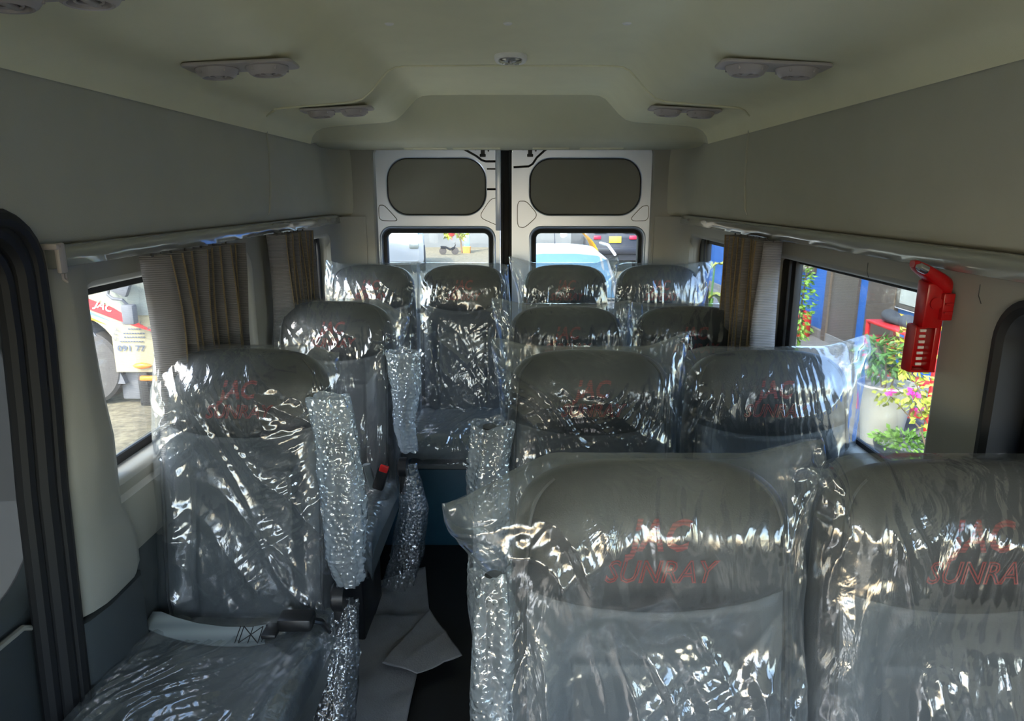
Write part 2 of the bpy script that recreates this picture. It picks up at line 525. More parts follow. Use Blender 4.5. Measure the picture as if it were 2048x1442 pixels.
def wall_side(side):
    s = -1 if side == 'left' else 1
    X = XL if s < 0 else XR
    name = 'wall_' + side
    # upper padded panel
    mb = MB()
    prof = [(X + s * 0.004, 1.74), (X + s * 0.0, 1.71), (X - s * 0.004, 1.65), (X - s * 0.006, 1.55), (X - s * 0.004, 1.45), (X - s * 0.0, 1.415), (X + s * 0.012, 1.402), (X + s * 0.05, 1.398)]
    rings = [[(x, y, z) for x, z in prof] for y in (Y0, 0.5, 1.2, 2.0, 2.6, 3.2, 3.42)]
    # rounding into the rear corner
    for k in (0.3, 0.6, 0.85, 1.0):
        a = k * math.pi / 2
        rings.append([(x - s * 0.10 * (1 - math.cos(a)), 3.42 + 0.16 * math.sin(a), z) for x, z in prof])
    mb.loft(rings, closed=False)
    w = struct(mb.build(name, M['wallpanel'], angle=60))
    # panel edge bead running down from the ceiling join
    bd = [(X - s * 0.0, 2.62, 1.745), (X - s * 0.006, 2.615, 1.65), (X - s * 0.008, 2.60, 1.55), (X - s * 0.006, 2.58, 1.45), (X, 2.57, 1.43)]
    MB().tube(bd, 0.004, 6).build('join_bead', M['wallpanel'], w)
    # lower trim with window openings
    to3 = lambda a, b, d: (X + s * d, a, b)
    wins = {'left': [(1.432, 0.875, 2.36, 1.305, 0.055), (2.62, 0.875, 3.40, 1.305, 0.06), (0.0, 0.74, 1.17, 1.33, 0.09), (-1.38, 0.06, -0.43, 1.38, 0.08)],
            'right': [(1.36, 0.875, 2.31, 1.305, 0.045), (2.62, 0.875, 3.40, 1.305, 0.06), (-0.20, 0.86, 1.165, 1.318, 0.06)]}[side]
    mb = MB()
    fl = 0.018
    outer = [(Y0, 0.0), (3.60, 0.0), (3.60, 1.405), (Y0, 1.405)]
    if side == 'left':  # the sliding door fills the opening ahead of the pillar
        door_hole = rrect(-0.35, 0.03, 1.275, 1.445, 0.0001, 1)
        outer = [(1.275, 0.0), (3.60, 0.0), (3.60, 1.405), (1.305, 1.405)]
        frontpart = [(Y0, 0.0), (-0.35, 0.0), (-0.35, 1.405), (Y0, 1.405)]
        h = [rrect(*wins[3])]
        mb.holed(frontpart, h, to3)
        use = wins[:2]
    else:
        use = wins
    holes = [rrect(a0 - fl, b0 - fl, a1 + fl, b1 + fl, r + fl) for a0, b0, a1, b1, r in use]
    mb.holed(outer, holes, to3)
    for a0, b0, a1, b1, r in use:
        rg = []
        for e, d in ((fl, 0.0), (fl * 0.45, 0.004), (fl * 0.1, 0.013), (0.0, 0.03), (0.0, 0.055)):
            rg.append([to3(a, b, d) for a, b in rrect(a0 - e, b0 - e, a1 + e, b1 + e, r + e)])
        mb.loft(rg, True, False, False)
    # outer skin under/over the glass keeps the daylight out
    low = mb.build('window_trim', M['trim'], w, angle=50)
    # dark lower cladding
    yd0 = 1.48 if side == 'left' else Y0
    MB().box((X - s * 0.004 + s * 0.01, (yd0 + 3.58) / 2, 0.36), (0.03, 3.58 - yd0, 0.70), 0.01).build('lower_cladding', M['trimdark'], w)
    # sill ledge
    rg = []
    for y in (1.44, 2.0, 3.0, 3.56):
        rg.append([(X + s * 0.0, y, 0.835), (X - s * 0.012, y, 0.825), (X - s * 0.018, y, 0.78), (X - s * 0.018, y, 0.72), (X - s * 0.01, y, 0.69), (X + s * 0.01, y, 0.69), (X + s * 0.01, y, 0.835)])
    MB().loft(rg).build('sill_ledge', M['trim'], w)
    return w, use, X, s


wl, usel, _, _ = wall_side('left')
wr, user, _, _ = wall_side('right')


def window(n, a0, b0, a1, b1, r, X, s, divider=None, dusty=False, thick=0.022):
    to3 = lambda a, b, d: (X + s * (0.050 + d), a, b)
    mb = MB()
    rg = []
    for e, d in ((0.012, 0.0), (-thick, 0.0), (-thick - 0.002, 0.004), (-thick, 0.012), (0.012, 0.012)):
        rg.append([to3(a, b, d) for a, b in rrect(a0 - e, b0 - e, a1 + e, b1 + e, max(0.012, r + e))])
    mb.loft(rg + [rg[0]], True, False, False)
    sl = struct(mb.build('window_%d' % n, M['rubber']))
    t = thick
    g = MB().prism(rrect(a0 + t - 0.004, b0 + t - 0.004, a1 - t + 0.004, b1 - t + 0.004, max(0.01, r - t), 5), 0.004, lambda a, b, d: to3(a, b, 0.005 + d))
    g.build('glass_pane', M['glassdusty' if dusty else 'glass'], sl, smooth=False)
    if divider:
        for y0, y1 in divider:
            MB().box((X + s * 0.052, (y0 + y1) / 2, (b0 + b1) / 2), (0.024, y1 - y0, b1 - b0 - 0.01), 0.004).build('divider_bar', M['rubber'], sl)
    return sl


window(1, *usel[0], XL, -1, thick=0.02, divider=[(2.27, 2.345)])
window(2, *usel[1], XL, -1, thick=0.02, divider=[(3.28, 3.30), (3.33, 3.36)])
window(3, *user[0], XR, 1, thick=0.012, divider=[(2.19, 2.225), (2.245, 2.30)])
window(4, *user[1], XR, 1, thick=0.02, divider=[(3.24, 3.26), (3.29, 3.34)])
w5 = window(5, *user[2], XR, 1, thick=0.05)
_q = user[2]
MB().loft([[(XR + d, a, b) for a, b in rrect(_q[0] - e, _q[1] - e, _q[2] + e, _q[3] + e, _q[4] + e)] for e, d in ((0.022, 0.002), (0.020, -0.010), (0.008, -0.012), (-0.002, -0.004), (-0.004, 0.05))], True, False, False).build('opening_seal', M['rubber'], w5)

# outer body skin bands (stop daylight between trim and outside)
for s, X in ((-1, XL), (1, XR)):
    mb = MB()
    use = usel if s < 0 else user
    to3 = lambda a, b, d, X=X, s=s: (X + s * (0.066 + d), a, b)
    if s < 0:
        mb.holed([(1.39, -0.05), (3.70, -0.05), (3.70, 2.0), (1.39, 2.0)], [rrect(*q) for q in use], to3)
        mb.add([to3(Y0, 1.44, 0), to3(1.39, 1.44, 0), to3(1.39, 2.0, 0), to3(Y0, 2.0, 0)], [(0, 1, 2, 3)])
        mb.holed([(Y0, -0.05), (-0.35, -0.05), (-0.35, 1.44), (Y0, 1.44)], [rrect(-1.38, 0.06, -0.43, 1.38, 0.08)], to3)
    else:
        mb.holed([(Y0, -0.05), (3.70, -0.05), (3.70, 2.0), (Y0, 2.0)], [rrect(*q) for q in use], to3)
    mb.build('body_panel', M['door'], wl if s < 0 else wr, smooth=False)
# roof skin
MB().box((0, (Y0 + 3.70) / 2, 2.0), (1.90, 3.70 - Y0, 0.03), 0.01).build('roof_skin', M['door'], ceiling)

# corner column between the side trim and the rear doors
def rear_wall():
    to3 = lambda a, b, d: (a, 3.575 + d, b)
    mb = MB()
    hole = rrect(-0.69, 0.03, 0.705, 1.742, 0.05)
    big = [(-0.95, -0.05), (0.93, -0.05), (0.93, 2.0), (-0.95, 2.0)]
    mb.holed(big, [hole], to3)
    mb.loft([[to3(a, b, d) for a, b in rrect(-0.69 - e, 0.03 - e, 0.705 + e, 1.742 + e, 0.05 + e)] for e, d in ((0, 0), (-0.008, 0.006), (-0.008, 0.10))], True, False, False)
    w = struct(mb.build('wall_back', M['trim'], angle=50))
    for x in (-0.775, 0.785):
        s = 1 if x > 0 else -1
        MB().lathe([(0.0, -0.004), (0.012, -0.004), (0.014, 0.0), (0.014, 0.004)], (x, 3.572, 1.262), 'y', 16).build('trim_clip', M['blackplastic'], w)
    # rounded corner trims between side and rear
    for s, X in ((-1, XL), (1, XR)):
        rg = []
        for z in (0.36, 0.8, 1.2, 1.395):
            rg.append([(X - s * 0.0, 3.40, z), (X - s * 0.006, 3.46, z), (X - s * 0.03, 3.52, z), (X - s * 0.075, 3.556, z), (X - s * 0.14, 3.57, z), (X - s * 0.14, 3.60, z), (X + s * 0.02, 3.60, z), (X + s * 0.02, 3.40, z)])
        MB().loft(rg).build('corner_trim', M['trim'], w)
    MB().box((0.0, 3.568, 0.9), (0.02, 0.004, 0.004), 0.001)
    return w


rear_wall()

# front bulkhead below and above the windscreen (behind the camera)
mb = MB()
mb.holed([(-0.95, -0.05), (0.95, -0.05), (0.95, 2.0), (-0.95, 2.0)], [rrect(-0.82, 0.92, 0.82, 1.60, 0.1)], lambda a, b, d: (a, Y0 + d, b))
struct(mb.build('wall_front', M['trimdark'], smooth=False))


# ------------------------------------------------------------------ left sliding door, seal and pillar
def sliding_door():
    to3 = lambda a, b, d: (-0.925 - d, a, b)
    mb = MB()
    hole = (0.0, 0.735, 1.315, 1.315, 0.16)
    fl = 0.03
    mb.holed([(-0.42, 0.0), (1.385, 0.0), (1.385, 1.47), (-0.42, 1.47)], [rrect(hole[0] - fl, hole[1] - fl, hole[2] + fl, hole[3] + fl, hole[4] + fl)], to3)
    rg = [[to3(a, b, d) for a, b in rrect(hole[0] - e, hole[1] - e, hole[2] + e, hole[3] + e, hole[4] + e)] for e, d in ((fl, 0), (fl * 0.4, 0.005), (0, 0.02), (0, 0.04))]
    mb.loft(rg, True, False, False)
    d = struct(mb.build('door_3', M['trimdark'], angle=50))
    MB().prism(rrect(hole[0] - 0.005, hole[1] - 0.005, hole[2] + 0.005, hole[3] + 0.005, hole[4], 8), 0.005, lambda a, b, e: to3(a, b, 0.036 + e)).build('glass_pane', M['glassdusty'], d, smooth=False)
    # lower dark door card with a raised edge
    MB().prism(rrect(0.0, 0.05, 1.205, 0.70, 0.05, 5), 0.014, lambda a, b, e: (-0.925 + e, a, b), 0.005).build('door_card', M['trimdark'], d)
    MB().tube([(-0.908, 1.0, 0.705), (-0.908, 1.17, 0.70), (-0.908, 1.20, 0.68), (-0.908, 1.208, 0.62), (-0.908, 1.208, 0.1)], 0.006, 8).build('card_edge', M['trim'], d)
    MB().lathe([(0.0, 0.004), (0.017, 0.004), (0.019, 0.0), (0.019, -0.01)], (-0.925, 1.245, 1.335), 'x', 18).build('door_stop', M['rubber'], d)
    # rubber seal, three ribs
    def path(off, x):
        P = [(x, -0.3, 1.462 - off)]
        P += [(x, 1.16 - off, 1.462 - off)]
        for k in range(1, 7):
            a = R(90 - 15 * k)
            P.append((x, 1.21 - off + 0.09 * math.cos(a), 1.372 - off * 0.6 + 0.09 * math.sin(a)))
        P += [(x, 1.298 - off, 1.25), (x, 1.285 - off, 1.1), (x, 1.268 - off, 0.95), (x, 1.258 - off, 0.8), (x, 1.248 - off, 0.65), (x, 1.235 - off, 0.45), (x, 1.225 - off, 0.1), (x, 1.222 - off, 0.0)]
        return P
    for off, x, r in ((0.0, -0.868, 0.019), (0.026, -0.876, 0.022), (0.050, -0.892, 0.018)):
        MB().tube(path(off, x), r, 10).build('door_seal', M['rubber'], d)
    return d


sliding_door()


def left_pillar():
    rg = []
    #          z     yfront  yrear  proud
    for z, yf, yr, p in ((0.655, 1.262, 1.485, 0.050), (0.68, 1.263, 1.497, 0.058), (0.74, 1.266, 1.500, 0.058), (0.79, 1.270, 1.488, 0.052),
                         (0.83, 1.273, 1.468, 0.044), (0.90, 1.278, 1.438, 0.038), (1.0, 1.288, 1.428, 0.034), (1.10, 1.298, 1.424, 0.028), (1.20, 1.31, 1.424, 0.024), (1.28, 1.318, 1.43, 0.020), (1.33, 1.322, 1.445, 0.014), (1.40, 1.325, 1.46, 0.004)):
        w = yr - yf; p = p * (1.4 if z > 0.95 else 0.95 if z > 0.85 else 0.62); yr = yr - (0.0 if z > 0.85 else 0.022)
        rg.append([(XL - 0.03, yf, z), (XL + p * 0.15, yf + 0.002, z), (XL + p * 0.62, yf + 0.016 + w * 0.06, z), (XL + p * 0.92, yf + 0.016 + w * 0.2, z), (XL + p, yf + w * 0.42, z), (XL + p * 0.98, yf + w * 0.75, z),
                   (XL + p * 0.8, yr - 0.014, z), (XL + p * 0.3, yr - 0.002, z), (XL - 0.03, yr, z)])
    MB().loft(rg).build('pillar_trim', M['trim'], wl, angle=60)
    rg = []
    for z, p in ((0.0, 0.030), (0.3, 0.032), (0.60, 0.034), (0.648, 0.034)):
        rg.append([(XL - 0.03, 1.225, z), (XL + p * 0.2, 1.24, z), (XL + p * 0.7, 1.27, z), (XL + p, 1.33, z), (XL + p, 1.45, z), (XL + p * 0.6, 1.472, z), (XL - 0.03, 1.477, z)])
    MB().loft(rg).build('pillar_footing', M['trimdark'], wl, angle=60)


left_pillar()
# right pillar and the panel joints above the windows
for y in (1.66, 1.25):
    MB().tube([(XR - 0.001, y, 1.345), (XR - 0.001, y, 1.325), (XR - 0.001, y - 0.01, 1.312)], 0.0008, 5).build('panel_joint', M['trimdark'], wr)


# ------------------------------------------------------------------ rear doors
def rear_door(n, x0, x1, up, lo):
    to3 = lambda a, b, d: (a, 3.60 + d, b)
    mb = MB()
    outer = rrect(x0, 0.05, x1, 1.738, 0.045)
    fu, flw = 0.006, 0.018
    grow = lambda q, e: rrect(q[0] - e, q[1] - e, q[2] + e, q[3] + e, q[4] + e, 10)
    mb.holed(outer, [grow(up, fu), grow(lo, flw)], to3)
    mb.loft([[to3(a, b, d) for a, b in grow(up, e)] for e, d in ((fu, 0), (0.002, 0.002), (0, 0.008), (0, 0.03))], True, False, False)
    mb.loft([[to3(a, b, d) for a, b in grow(lo, e)] for e, d in ((flw, 0), (flw * 0.7, -0.004), (flw * 0.4, -0.002), (flw * 0.2, 0.012), (0, 0.02), (0, 0.05))], True, False, False)
    mb.loft([[to3(a, b, d) for a, b in outer] for d in (0.0, 0.08)], True, False, False)
    d = struct(mb.build('door_%d' % n, M['door'], angle=40))
    # dark grey boards closing the upper openings, with a dark gap round them
    MB().prism(grow(up, 0.02), 0.004, lambda a, b, e: to3(a, b, 0.022 + e)).build('gap_strip', M['rubber'], d)
    MB().prism(grow(up, -0.004), 0.012, lambda a, b, e: to3(a, b, 0.008 + e), 0.003).build('trim_board', M['ovalboard'], d)
    # window rubber and pane
    mb = MB()
    rg = []
    for e, dd in ((0.004, 0.018), (-0.016, 0.012), (-0.02, 0.02), (-0.02, 0.045), (0.004, 0.045)):
        rg.append([to3(a, b, dd) for a, b in grow(lo, e)])
    mb.loft(rg + [rg[0]], True, False, False)
    mb.build('window_seal', M['rubber'], d)
    MB().prism(grow(lo, -0.015), 0.004, lambda a, b, e: to3(a, b, 0.030 + e)).build('glass_pane', M['glass'], d, smooth=False)
    MB().prism(rrect(x0, 0.05, x1, 0.7, 0.03, 3), 0.005, lambda a, b, e: to3(a, b, 0.085 + e)).build('outer_skin', M['door'], d, smooth=False)
    return d


UP1 = (-0.622, 1.402, -0.129, 1.678, 0.105); LO1 = (-0.652, 0.90, -0.098, 1.330, 0.045)
UP2 = (0.092, 1.402, 0.646, 1.676, 0.105); LO2 = (0.106, 0.90, 0.662, 1.330, 0.045)
d1 = rear_door(1, -0.676, -0.060, UP1, LO1)
d2 = rear_door(2, 0.000, 0.696, UP2, LO2)
# black weather strip standing in the gap between the two doors
MB().box((-0.030, 3.64, 0.88), (0.05, 0.03, 1.70), 0.004).build('centre_seal', M['rubber'], d1)
MB().tube([(-0.005, 3.605, 0.1), (-0.005, 3.605, 1.735)], 0.008, 8).build('edge_seal', M['rubber'], d2)
MB().box((-0.066, 3.598, 1.53), (0.028, 0.012, 0.41), 0.004).build('edge_flange', M['door'], d1)


def groove(path, d, r=0.005):
    MB().tube([(x, 3.599, z) for x, z in path], r, 6, flat=1.0).build('pressed_groove', M['rubber'], d)


groove([(-0.265, 1.735), (-0.225, 1.715), (-0.175, 1.688), (-0.148, 1.668), (-0.128, 1.662), (-0.075, 1.662)], d1, 0.006)
groove([(-0.072, 1.735), (-0.072, 1.60), (-0.066, 1.575), (-0.050, 1.545), (-0.046, 1.52), (-0.046, 1.1)], d1, 0.006)
groove([(-0.122, 1.626), (-0.075, 1.626)], d1, 0.004)
groove([(-0.122, 1.528), (-0.055, 1.528)], d1, 0.006)
groove([(0.205, 1.735), (0.165, 1.715), (0.125, 1.68), (0.105, 1.65), (0.085, 1.638), (0.01, 1.634)], d2, 0.006)


def pressed(cx, pts, d):
    """rounded embossed patch"""
    lp = []
    n = len(pts)
    for i in range(n):
        p0, p1, p2 = Vector(pts[i - 1]), Vector(pts[i]), Vector(pts[(i + 1) % n])
        a = p1 + (p0 - p1) * 0.32; b = p1 + (p2 - p1) * 0.32
        for k in range(6):
            t = k / 5
            q = a * (1 - t) ** 2 + p1 * 2 * t * (1 - t) + b * t * t
            lp.append((q.x, q.y))
    MB().prism(lp, 0.0022, lambda a, b, e: (a, 3.6005 - e, b), 0.0).build('pressed_patch', M['door'], d, smooth=False)
    MB().tube([(a, 3.5995, b) for a, b in lp], 0.002, 5, closed=True).build('patch_outline', M['trimdark'], d)


pressed(0, [(-0.668, 1.450), (-0.640, 1.450), (-0.575, 1.378), (-0.590, 1.372), (-0.668, 1.375)], d1)
pressed(0, [(-0.105, 1.480), (-0.062, 1.488), (-0.062, 1.360), (-0.075, 1.352), (-0.165, 1.392)], d1)
pressed(0, [(0.030, 1.470), (0.075, 1.470), (0.135, 1.400), (0.065, 1.338), (0.030, 1.345)], d2)
pressed(0, [(0.688, 1.450), (0.655, 1.445), (0.600, 1.385), (0.615, 1.372), (0.688, 1.375)], d2)
for x, d in ((-0.142, d1), (0.092, d2)):
    MB().box((x, 3.596, 1.712), (0.020, 0.012, 0.055), 0.003).box((x, 3.592, 1.690), (0.030, 0.014, 0.014), 0.003).build('door_latch', M['blackplastic'], d)
    for dx, dz in ((-0.035, 0.018), (0.028, 0.012), (0.034, 0.030)):
        MB().lathe([(0.0, -0.002), (0.004, -0.002), (0.004, 0.001)], (x + dx, 3.60, 1.70 + dz), 'y', 10).build('bolt_hole', M['ventdark'], d)


# ------------------------------------------------------------------ rails, vents, lamp
def rail(s, y0, y1, label):
    X = XL if s < 0 else XR
    t = empty('curtain_rail', (X - s * 0.0, (y0 + y1) / 2, 1.365))
    tag(t, label, 'curtain rail', 'curtain rails')
    rg = []
    n = 44
    rnd = random.Random(4 if s < 0 else 9)
    for i in range(n + 1):
        y = y0 + (y1 - y0) * i / n - (y0 + y1) / 2
        q = 0.002 * math.sin(i * 1.7) + rnd.uniform(-0.0012, 0.0012)
        pr_ = [(0.002, 0.040), (0.012, 0.040), (0.020 + q, 0.036), (0.026 + q, 0.026), (0.027 + q, 0.012), (0.025 - q, 0.000), (0.014, -0.003), (0.002, -0.003)]
        rg.append([(-s * a, y, b) for a, b in pr_])
    MB().loft(rg).build('rail_cover', M['chromefilm'], t, angle=60)
    ye = y0 - (y0 + y1) / 2
    if s < 0:
        mb = MB().box((0.030, ye + 0.002, 0.018), (0.010, 0.022, 0.058), 0.004)
        mb.box((0.018, ye - 0.006, 0.040), (0.034, 0.016, 0.012), 0.004)
        mb.build('end_bracket', M['ventplate'], t)
        MB().tube([(0.030, ye, -0.012), (0.030, ye, -0.022), (0.034, ye + 0.004, -0.028), (0.030, ye + 0.008, -0.022), (0.030, ye + 0.008, -0.012)], 0.0025, 6).build('hook', M['ventplate'], t)
    return t


rail(-1, 1.335, 3.55, 'glossy film-wrapped curtain rail on the left wall above the truck view')
rail(1, 0.50, 3.55, 'glossy curtain rail on the right wall above the red hammer')


def vent(cx, cy, label, rz):
    t = empty('ceiling_vent', (cx, cy, 1.797), rz)
    t.rotation_euler = (0, R(3.2) * (1 if cx > 0 else -1), rz)
    tag(t, label, 'vent', 'twin ceiling air vents')
    MB().prism(rrect(-0.125, -0.055, 0.125, 0.055, 0.02, 5), 0.008, lambda a, b, d: (a, b, -d), 0.003).build('plate', M['ventplate'], t)
    for sx in (-0.058, 0.058):
        nz = MB().lathe([(0.047, -0.004), (0.049, -0.010), (0.046, -0.016), (0.040, -0.024), (0.034, -0.028), (0.030, -0.027), (0.028, -0.016), (0.0, -0.016)], (sx, 0, 0), 'z', 28).build('nozzle', M['ventplate'], t)
        MB().lathe([(0.0, -0.0175), (0.0275, -0.0175), (0.0275, -0.0165)], (sx, 0, 0), 'z', 24).build('nozzle_opening', M['ventdark'], nz)
        MB().tube([(sx + 0.019 * math.cos(a), 0.019 * math.sin(a), -0.023) for a in np.linspace(0, 2 * math.pi, 20, endpoint=False)], 0.002, 6, closed=True).box((sx, 0, -0.022), (0.014, 0.056, 0.006), 0.002).build('louvre', M['ventplate'], nz)
        for k in range(5):
            a = R(72 * k + 20)
            MB().box((sx + 0.045 * math.cos(a), 0.045 * math.sin(a), -0.014), (0.005, 0.005, 0.012), 0.001).build('grip', M['ventplate'], nz)
    return t


vent(-0.615, 1.745, 'twin air vent on the left ceiling side nearer the camera', R(4))
vent(0.625, 1.755, 'twin air vent on the right ceiling side nearer the camera', R(-4))
vent(-0.605, 2.60, 'small twin air vent on the left ceiling beside the rear bulkhead', R(4))
vent(0.620, 2.62, 'small twin air vent on the right ceiling beside the rear bulkhead', R(-4))
vent(-0.66, 1.115, 'twin air vent cut off by the top left photo corner', R(4))

t = empty('dome_lamp', (0.008, 2.36, 1.922))
tag(t, 'small oval dome lamp in the middle of the ceiling', 'lamp')
mb = MB()
oval = lambda a, b, z: [(a * math.copysign(abs(math.cos(q)) ** 0.75, math.cos(q)), b * math.copysign(abs(math.sin(q)) ** 0.75, math.sin(q)), z) for q in np.linspace(0, 2 * math.pi, 36, endpoint=False)]
mb.loft([oval(0.052, 0.078, 0.0), oval(0.052, 0.078, -0.006), oval(0.048, 0.074, -0.012), oval(0.039, 0.060, -0.012), oval(0.036, 0.056, -0.008)], True, True, False)
mb.build('lamp_frame', M['lampframe'], t)
lens = MB().loft([oval(0.037, 0.057, -0.008), oval(0.034, 0.053, -0.013), oval(0.022, 0.036, -0.017), oval(0.004, 0.006, -0.018)], True, False, True).build('lens', M['lens'], t)
MB().box((0, -0.01, -0.018), (0.006, 0.03, 0.004), 0.001).build('switch', M['ventplate'], lens)
for sx in (-1, 1):
    MB().box((sx * 0.017, 0.026, -0.0165), (0.018, 0.012, 0.003), 0.001).build('reflector', M['steel'], lens)
for x, lb in ((-0.295, 'small white headliner clip left of the dome lamp'), (0.005, 'small white headliner clip straight ahead of the dome lamp'), (0.305, 'small white headliner clip right of the dome lamp')):
    o = MB().lathe([(0.0, -0.004), (0.008, -0.004), (0.012, -0.001), (0.012, 0.002)], (0, 0, 0), 'z', 18).build('headliner_clip', M['lampframe'], loc=(x, 1.915, 1.922))
    tag(o, lb, 'clip', 'headliner clips')


# ------------------------------------------------------------------ curtains
def curtain(x, y0, y1, z0, z1, n, s, seed, label, amp=0.044, cloth='curtain'):
    rnd = random.Random(seed)
    t = empty('window_curtain', (x, (y0 + y1) / 2, z0))
    tag(t, label, 'curtain', 'pleated window curtains')
    yc = (y0 + y1) / 2
    H = z1 - z0
    # plan zigzag: long panels facing the camera side, short returns
    base = []
    for i in range(n + 1):
        f = i / n
        base.append((y0 + (y1 - y0) * f + rnd.uniform(-0.006, 0.006) - yc, rnd.uniform(0.75, 1.1), rnd.uniform(-1, 1), rnd.uniform(-1, 1)))
    rings = []
    nz = 22
    for k in range(nz + 1):
        h = k / nz
        ring = []
        for i, (y, a, p, q) in enumerate(base):
            side = 1 if i % 2 else -1
            spread = 1.0 - 0.08 * math.sin(h * math.pi)
            yy = y * spread + 0.006 * p * math.sin(h * 5 + q * 2)
            xx = side * amp * a * (0.85 + 0.15 * (1 - h)) + 0.007 * q * math.sin(h * 6 + p * 3)
            ring.append((xx, yy, h * H))
        # smooth the fold corners a little
        fine = []
        for i in range(len(ring) - 1):
            A, B = Vector(ring[i]), Vector(ring[i + 1])
            for f in (0.06, 0.25, 0.5, 0.75, 0.94):
                c = A.lerp(B, f)
                c.y += 0.005 * math.sin(f * math.pi) * (1 if i % 3 else -1)
                fine.append(c)
        rings.append(fine)
    mb = MB().loft(rings, closed=False)
    o = mb.build('cloth', M[cloth], t, angle=70)
    md = o.modifiers.new('thickness', 'SOLIDIFY'); md.thickness = 0.0022
    # bound edges along the folds on the cabin side
    m5 = 5
    for i in range(1, n, 1):
        if (i % 2) != (1 if s < 0 else 0): continue
        pts = [rings[k][i * m5] if i * m5 < len(rings[k]) else rings[k][-1] for k in range(0, nz + 1, 2)]
        MB().tube([(p[0], p[1] - 0.001, p[2]) for p in pts], 0.0028, 5).build('edge_binding', M['goldedge'], t)
    # gliders at the top
    for i in range(0, n, 3):
        MB().box((0.0, base[i][0], H + 0.002), (0.005, 0.004, 0.008), 0.001).build('glider', M['blackplastic'], t)
    return t


curtain(-0.800, 1.60, 2.06, 0.84, 1.365, 17, -1, 3, 'gathered grey pleated curtain at the truck window behind the front left seat')
curtain(-0.805, 2.46, 2.80, 0.84, 1.365, 17, -1, 8, 'dark pleated curtain at the rear left window')
curtain(0.790, 2.11, 2.50, 0.84, 1.365, 19, 1, 5, 'pleated curtain on the right wall between the two windows')


curtain(0.866, 0.55, 1.10, 0.84, 1.315, 17, 1, 12, 'dark curtain over the nearest right window at the photo edge', amp=0.014, cloth='darkcloth2')


# ------------------------------------------------------------------ emergency hammer on the right pillar
def hammer():
    # local frame: u along the wall towards the rear (+y), w out of the wall into the cabin, z up
    t = empty('emergency_hammer', (0.846, 1.335, 1.278), 0)
    t.scale = (0.76, 0.76, 0.76)
    tag(t, 'red emergency hammer with steel tip on the right pillar', 'hammer')
    tilt = R(4)
    def T(p):
        u, w, z = p
        uu = u * math.cos(tilt) - z * math.sin(tilt) * 0.4
        return (-w, uu, z)
    def solid(loop, w0, w1, bev, m, name, parent):
        mb = MB().prism(loop, w1 - w0, lambda a, b, d: T((a, w0 + d, b)), bev)
        return mb.build(name, m, parent)
    # body (grip) of the hammer facing the front
    body = solid([(-0.020, -0.035), (0.026, -0.035), (0.030, 0.085), (-0.022, 0.080)], 0.006, 0.058, 0.006, M['red'], 'grip', t)
    MB().lathe([(0.0, 0.0), (0.013, 0.0), (0.015, -0.002), (0.015, -0.006)], (-0.034, -0.022, 0.030), 'y', 20).build('grip_button', M['red'], body)
    # head: bar running from the wall side out into the cabin
    rg = []
    for w, z, hh, uu in ((-0.004, 0.068, 0.018, 0.020), (0.002, 0.070, 0.024, 0.025), (0.02, 0.080, 0.025, 0.026), (0.045, 0.096, 0.022, 0.025), (0.065, 0.110, 0.018, 0.023), (0.086, 0.122, 0.014, 0.020), (0.094, 0.126, 0.008, 0.012)):
        ring = []
        for k in range(16):
            a = 2 * math.pi * k / 16
            c, s_ = math.cos(a), math.sin(a)
            ring.append(T((uu * math.copysign(abs(c) ** 0.6, c), w, z + hh * math.copysign(abs(s_) ** 0.6, s_))))
        rg.append(ring)
    hd = MB().loft(rg).build('head', M['red'], t)
    MB().tube([T((-0.024, 0.070, 0.112)), T((-0.024, 0.088, 0.120)), T((-0.020, 0.096, 0.122))], [0.011, 0.011, 0.004], 12).build('steel_tip', M['steel'], hd)
    # wall clip block
    clip = solid([(-0.034, -0.012), (0.010, -0.012), (0.010, 0.056), (-0.034, 0.056)], -0.006, 0.022, 0.003, M['red'], 'wall_clip', t)
    for z in (0.008, 0.030):
        MB().box(T((-0.036, 0.008, z)), (0.020, 0.006, 0.006), 0.001).build('clip_rib', M['red'], clip)
    # hollow lower handle (belt cutter tray), open to the front, slotted on its wall side
    lo, hi = -0.150, -0.028
    tray = MB()
    tray.prism(rrect(0.022, lo, 0.028, hi, 0.002, 2), 0.060, lambda a, b, d: T((a, 0.006 + d, b)))       # back plate
    tray.prism(rrect(-0.018, lo, 0.026, hi, 0.006, 3), 0.005, lambda a, b, d: T((a, 0.066 + d, b)), 0.0015)  # cabin-side cheek
    tray.prism(rrect(-0.018, lo, 0.026, hi, 0.006, 3), 0.016, lambda a, b, d: T((a, 0.006 + d, b)), 0.003)   # wall-side cheek
    tray.prism(rrect(-0.018, lo, 0.026, lo + 0.006, 0.002, 2), 0.062, lambda a, b, d: T((a, 0.006 + d, b)), 0.001)
    h = tray.build('handle', M['red'], t)
    for k in range(7):
        z = lo + 0.014 + k * 0.0148
        MB().box(T((0.020, 0.030, z)), (0.016, 0.004, 0.0075), 0.001).build('handle_slot', M['label'], h)
    return t


hammer()


# ------------------------------------------------------------------ seats
SL, ST = 0.690, 0.105            # backrest length, thickness
LEAN = math.atan2(0.11, 0.685)
DIR = np.array([0, math.sin(LEAN), math.cos(LEAN)])
NRM = np.array([0, math.cos(LEAN), -math.sin(LEAN)])
BASE = np.array([0, 0.055, 0.43])


def hw(h):
    h = np.asarray(h, float)
    k = np.clip((h - 0.83) / 0.17, 0, 1)
    w = 0.210 + 0.006 * np.sin(h * np.pi) - 0.008 * sstep(0.6, 0.9, h)
    return w * np.clip(1 - k ** 3.0, 0, 1) ** (1 / 3.2) + 1e-4


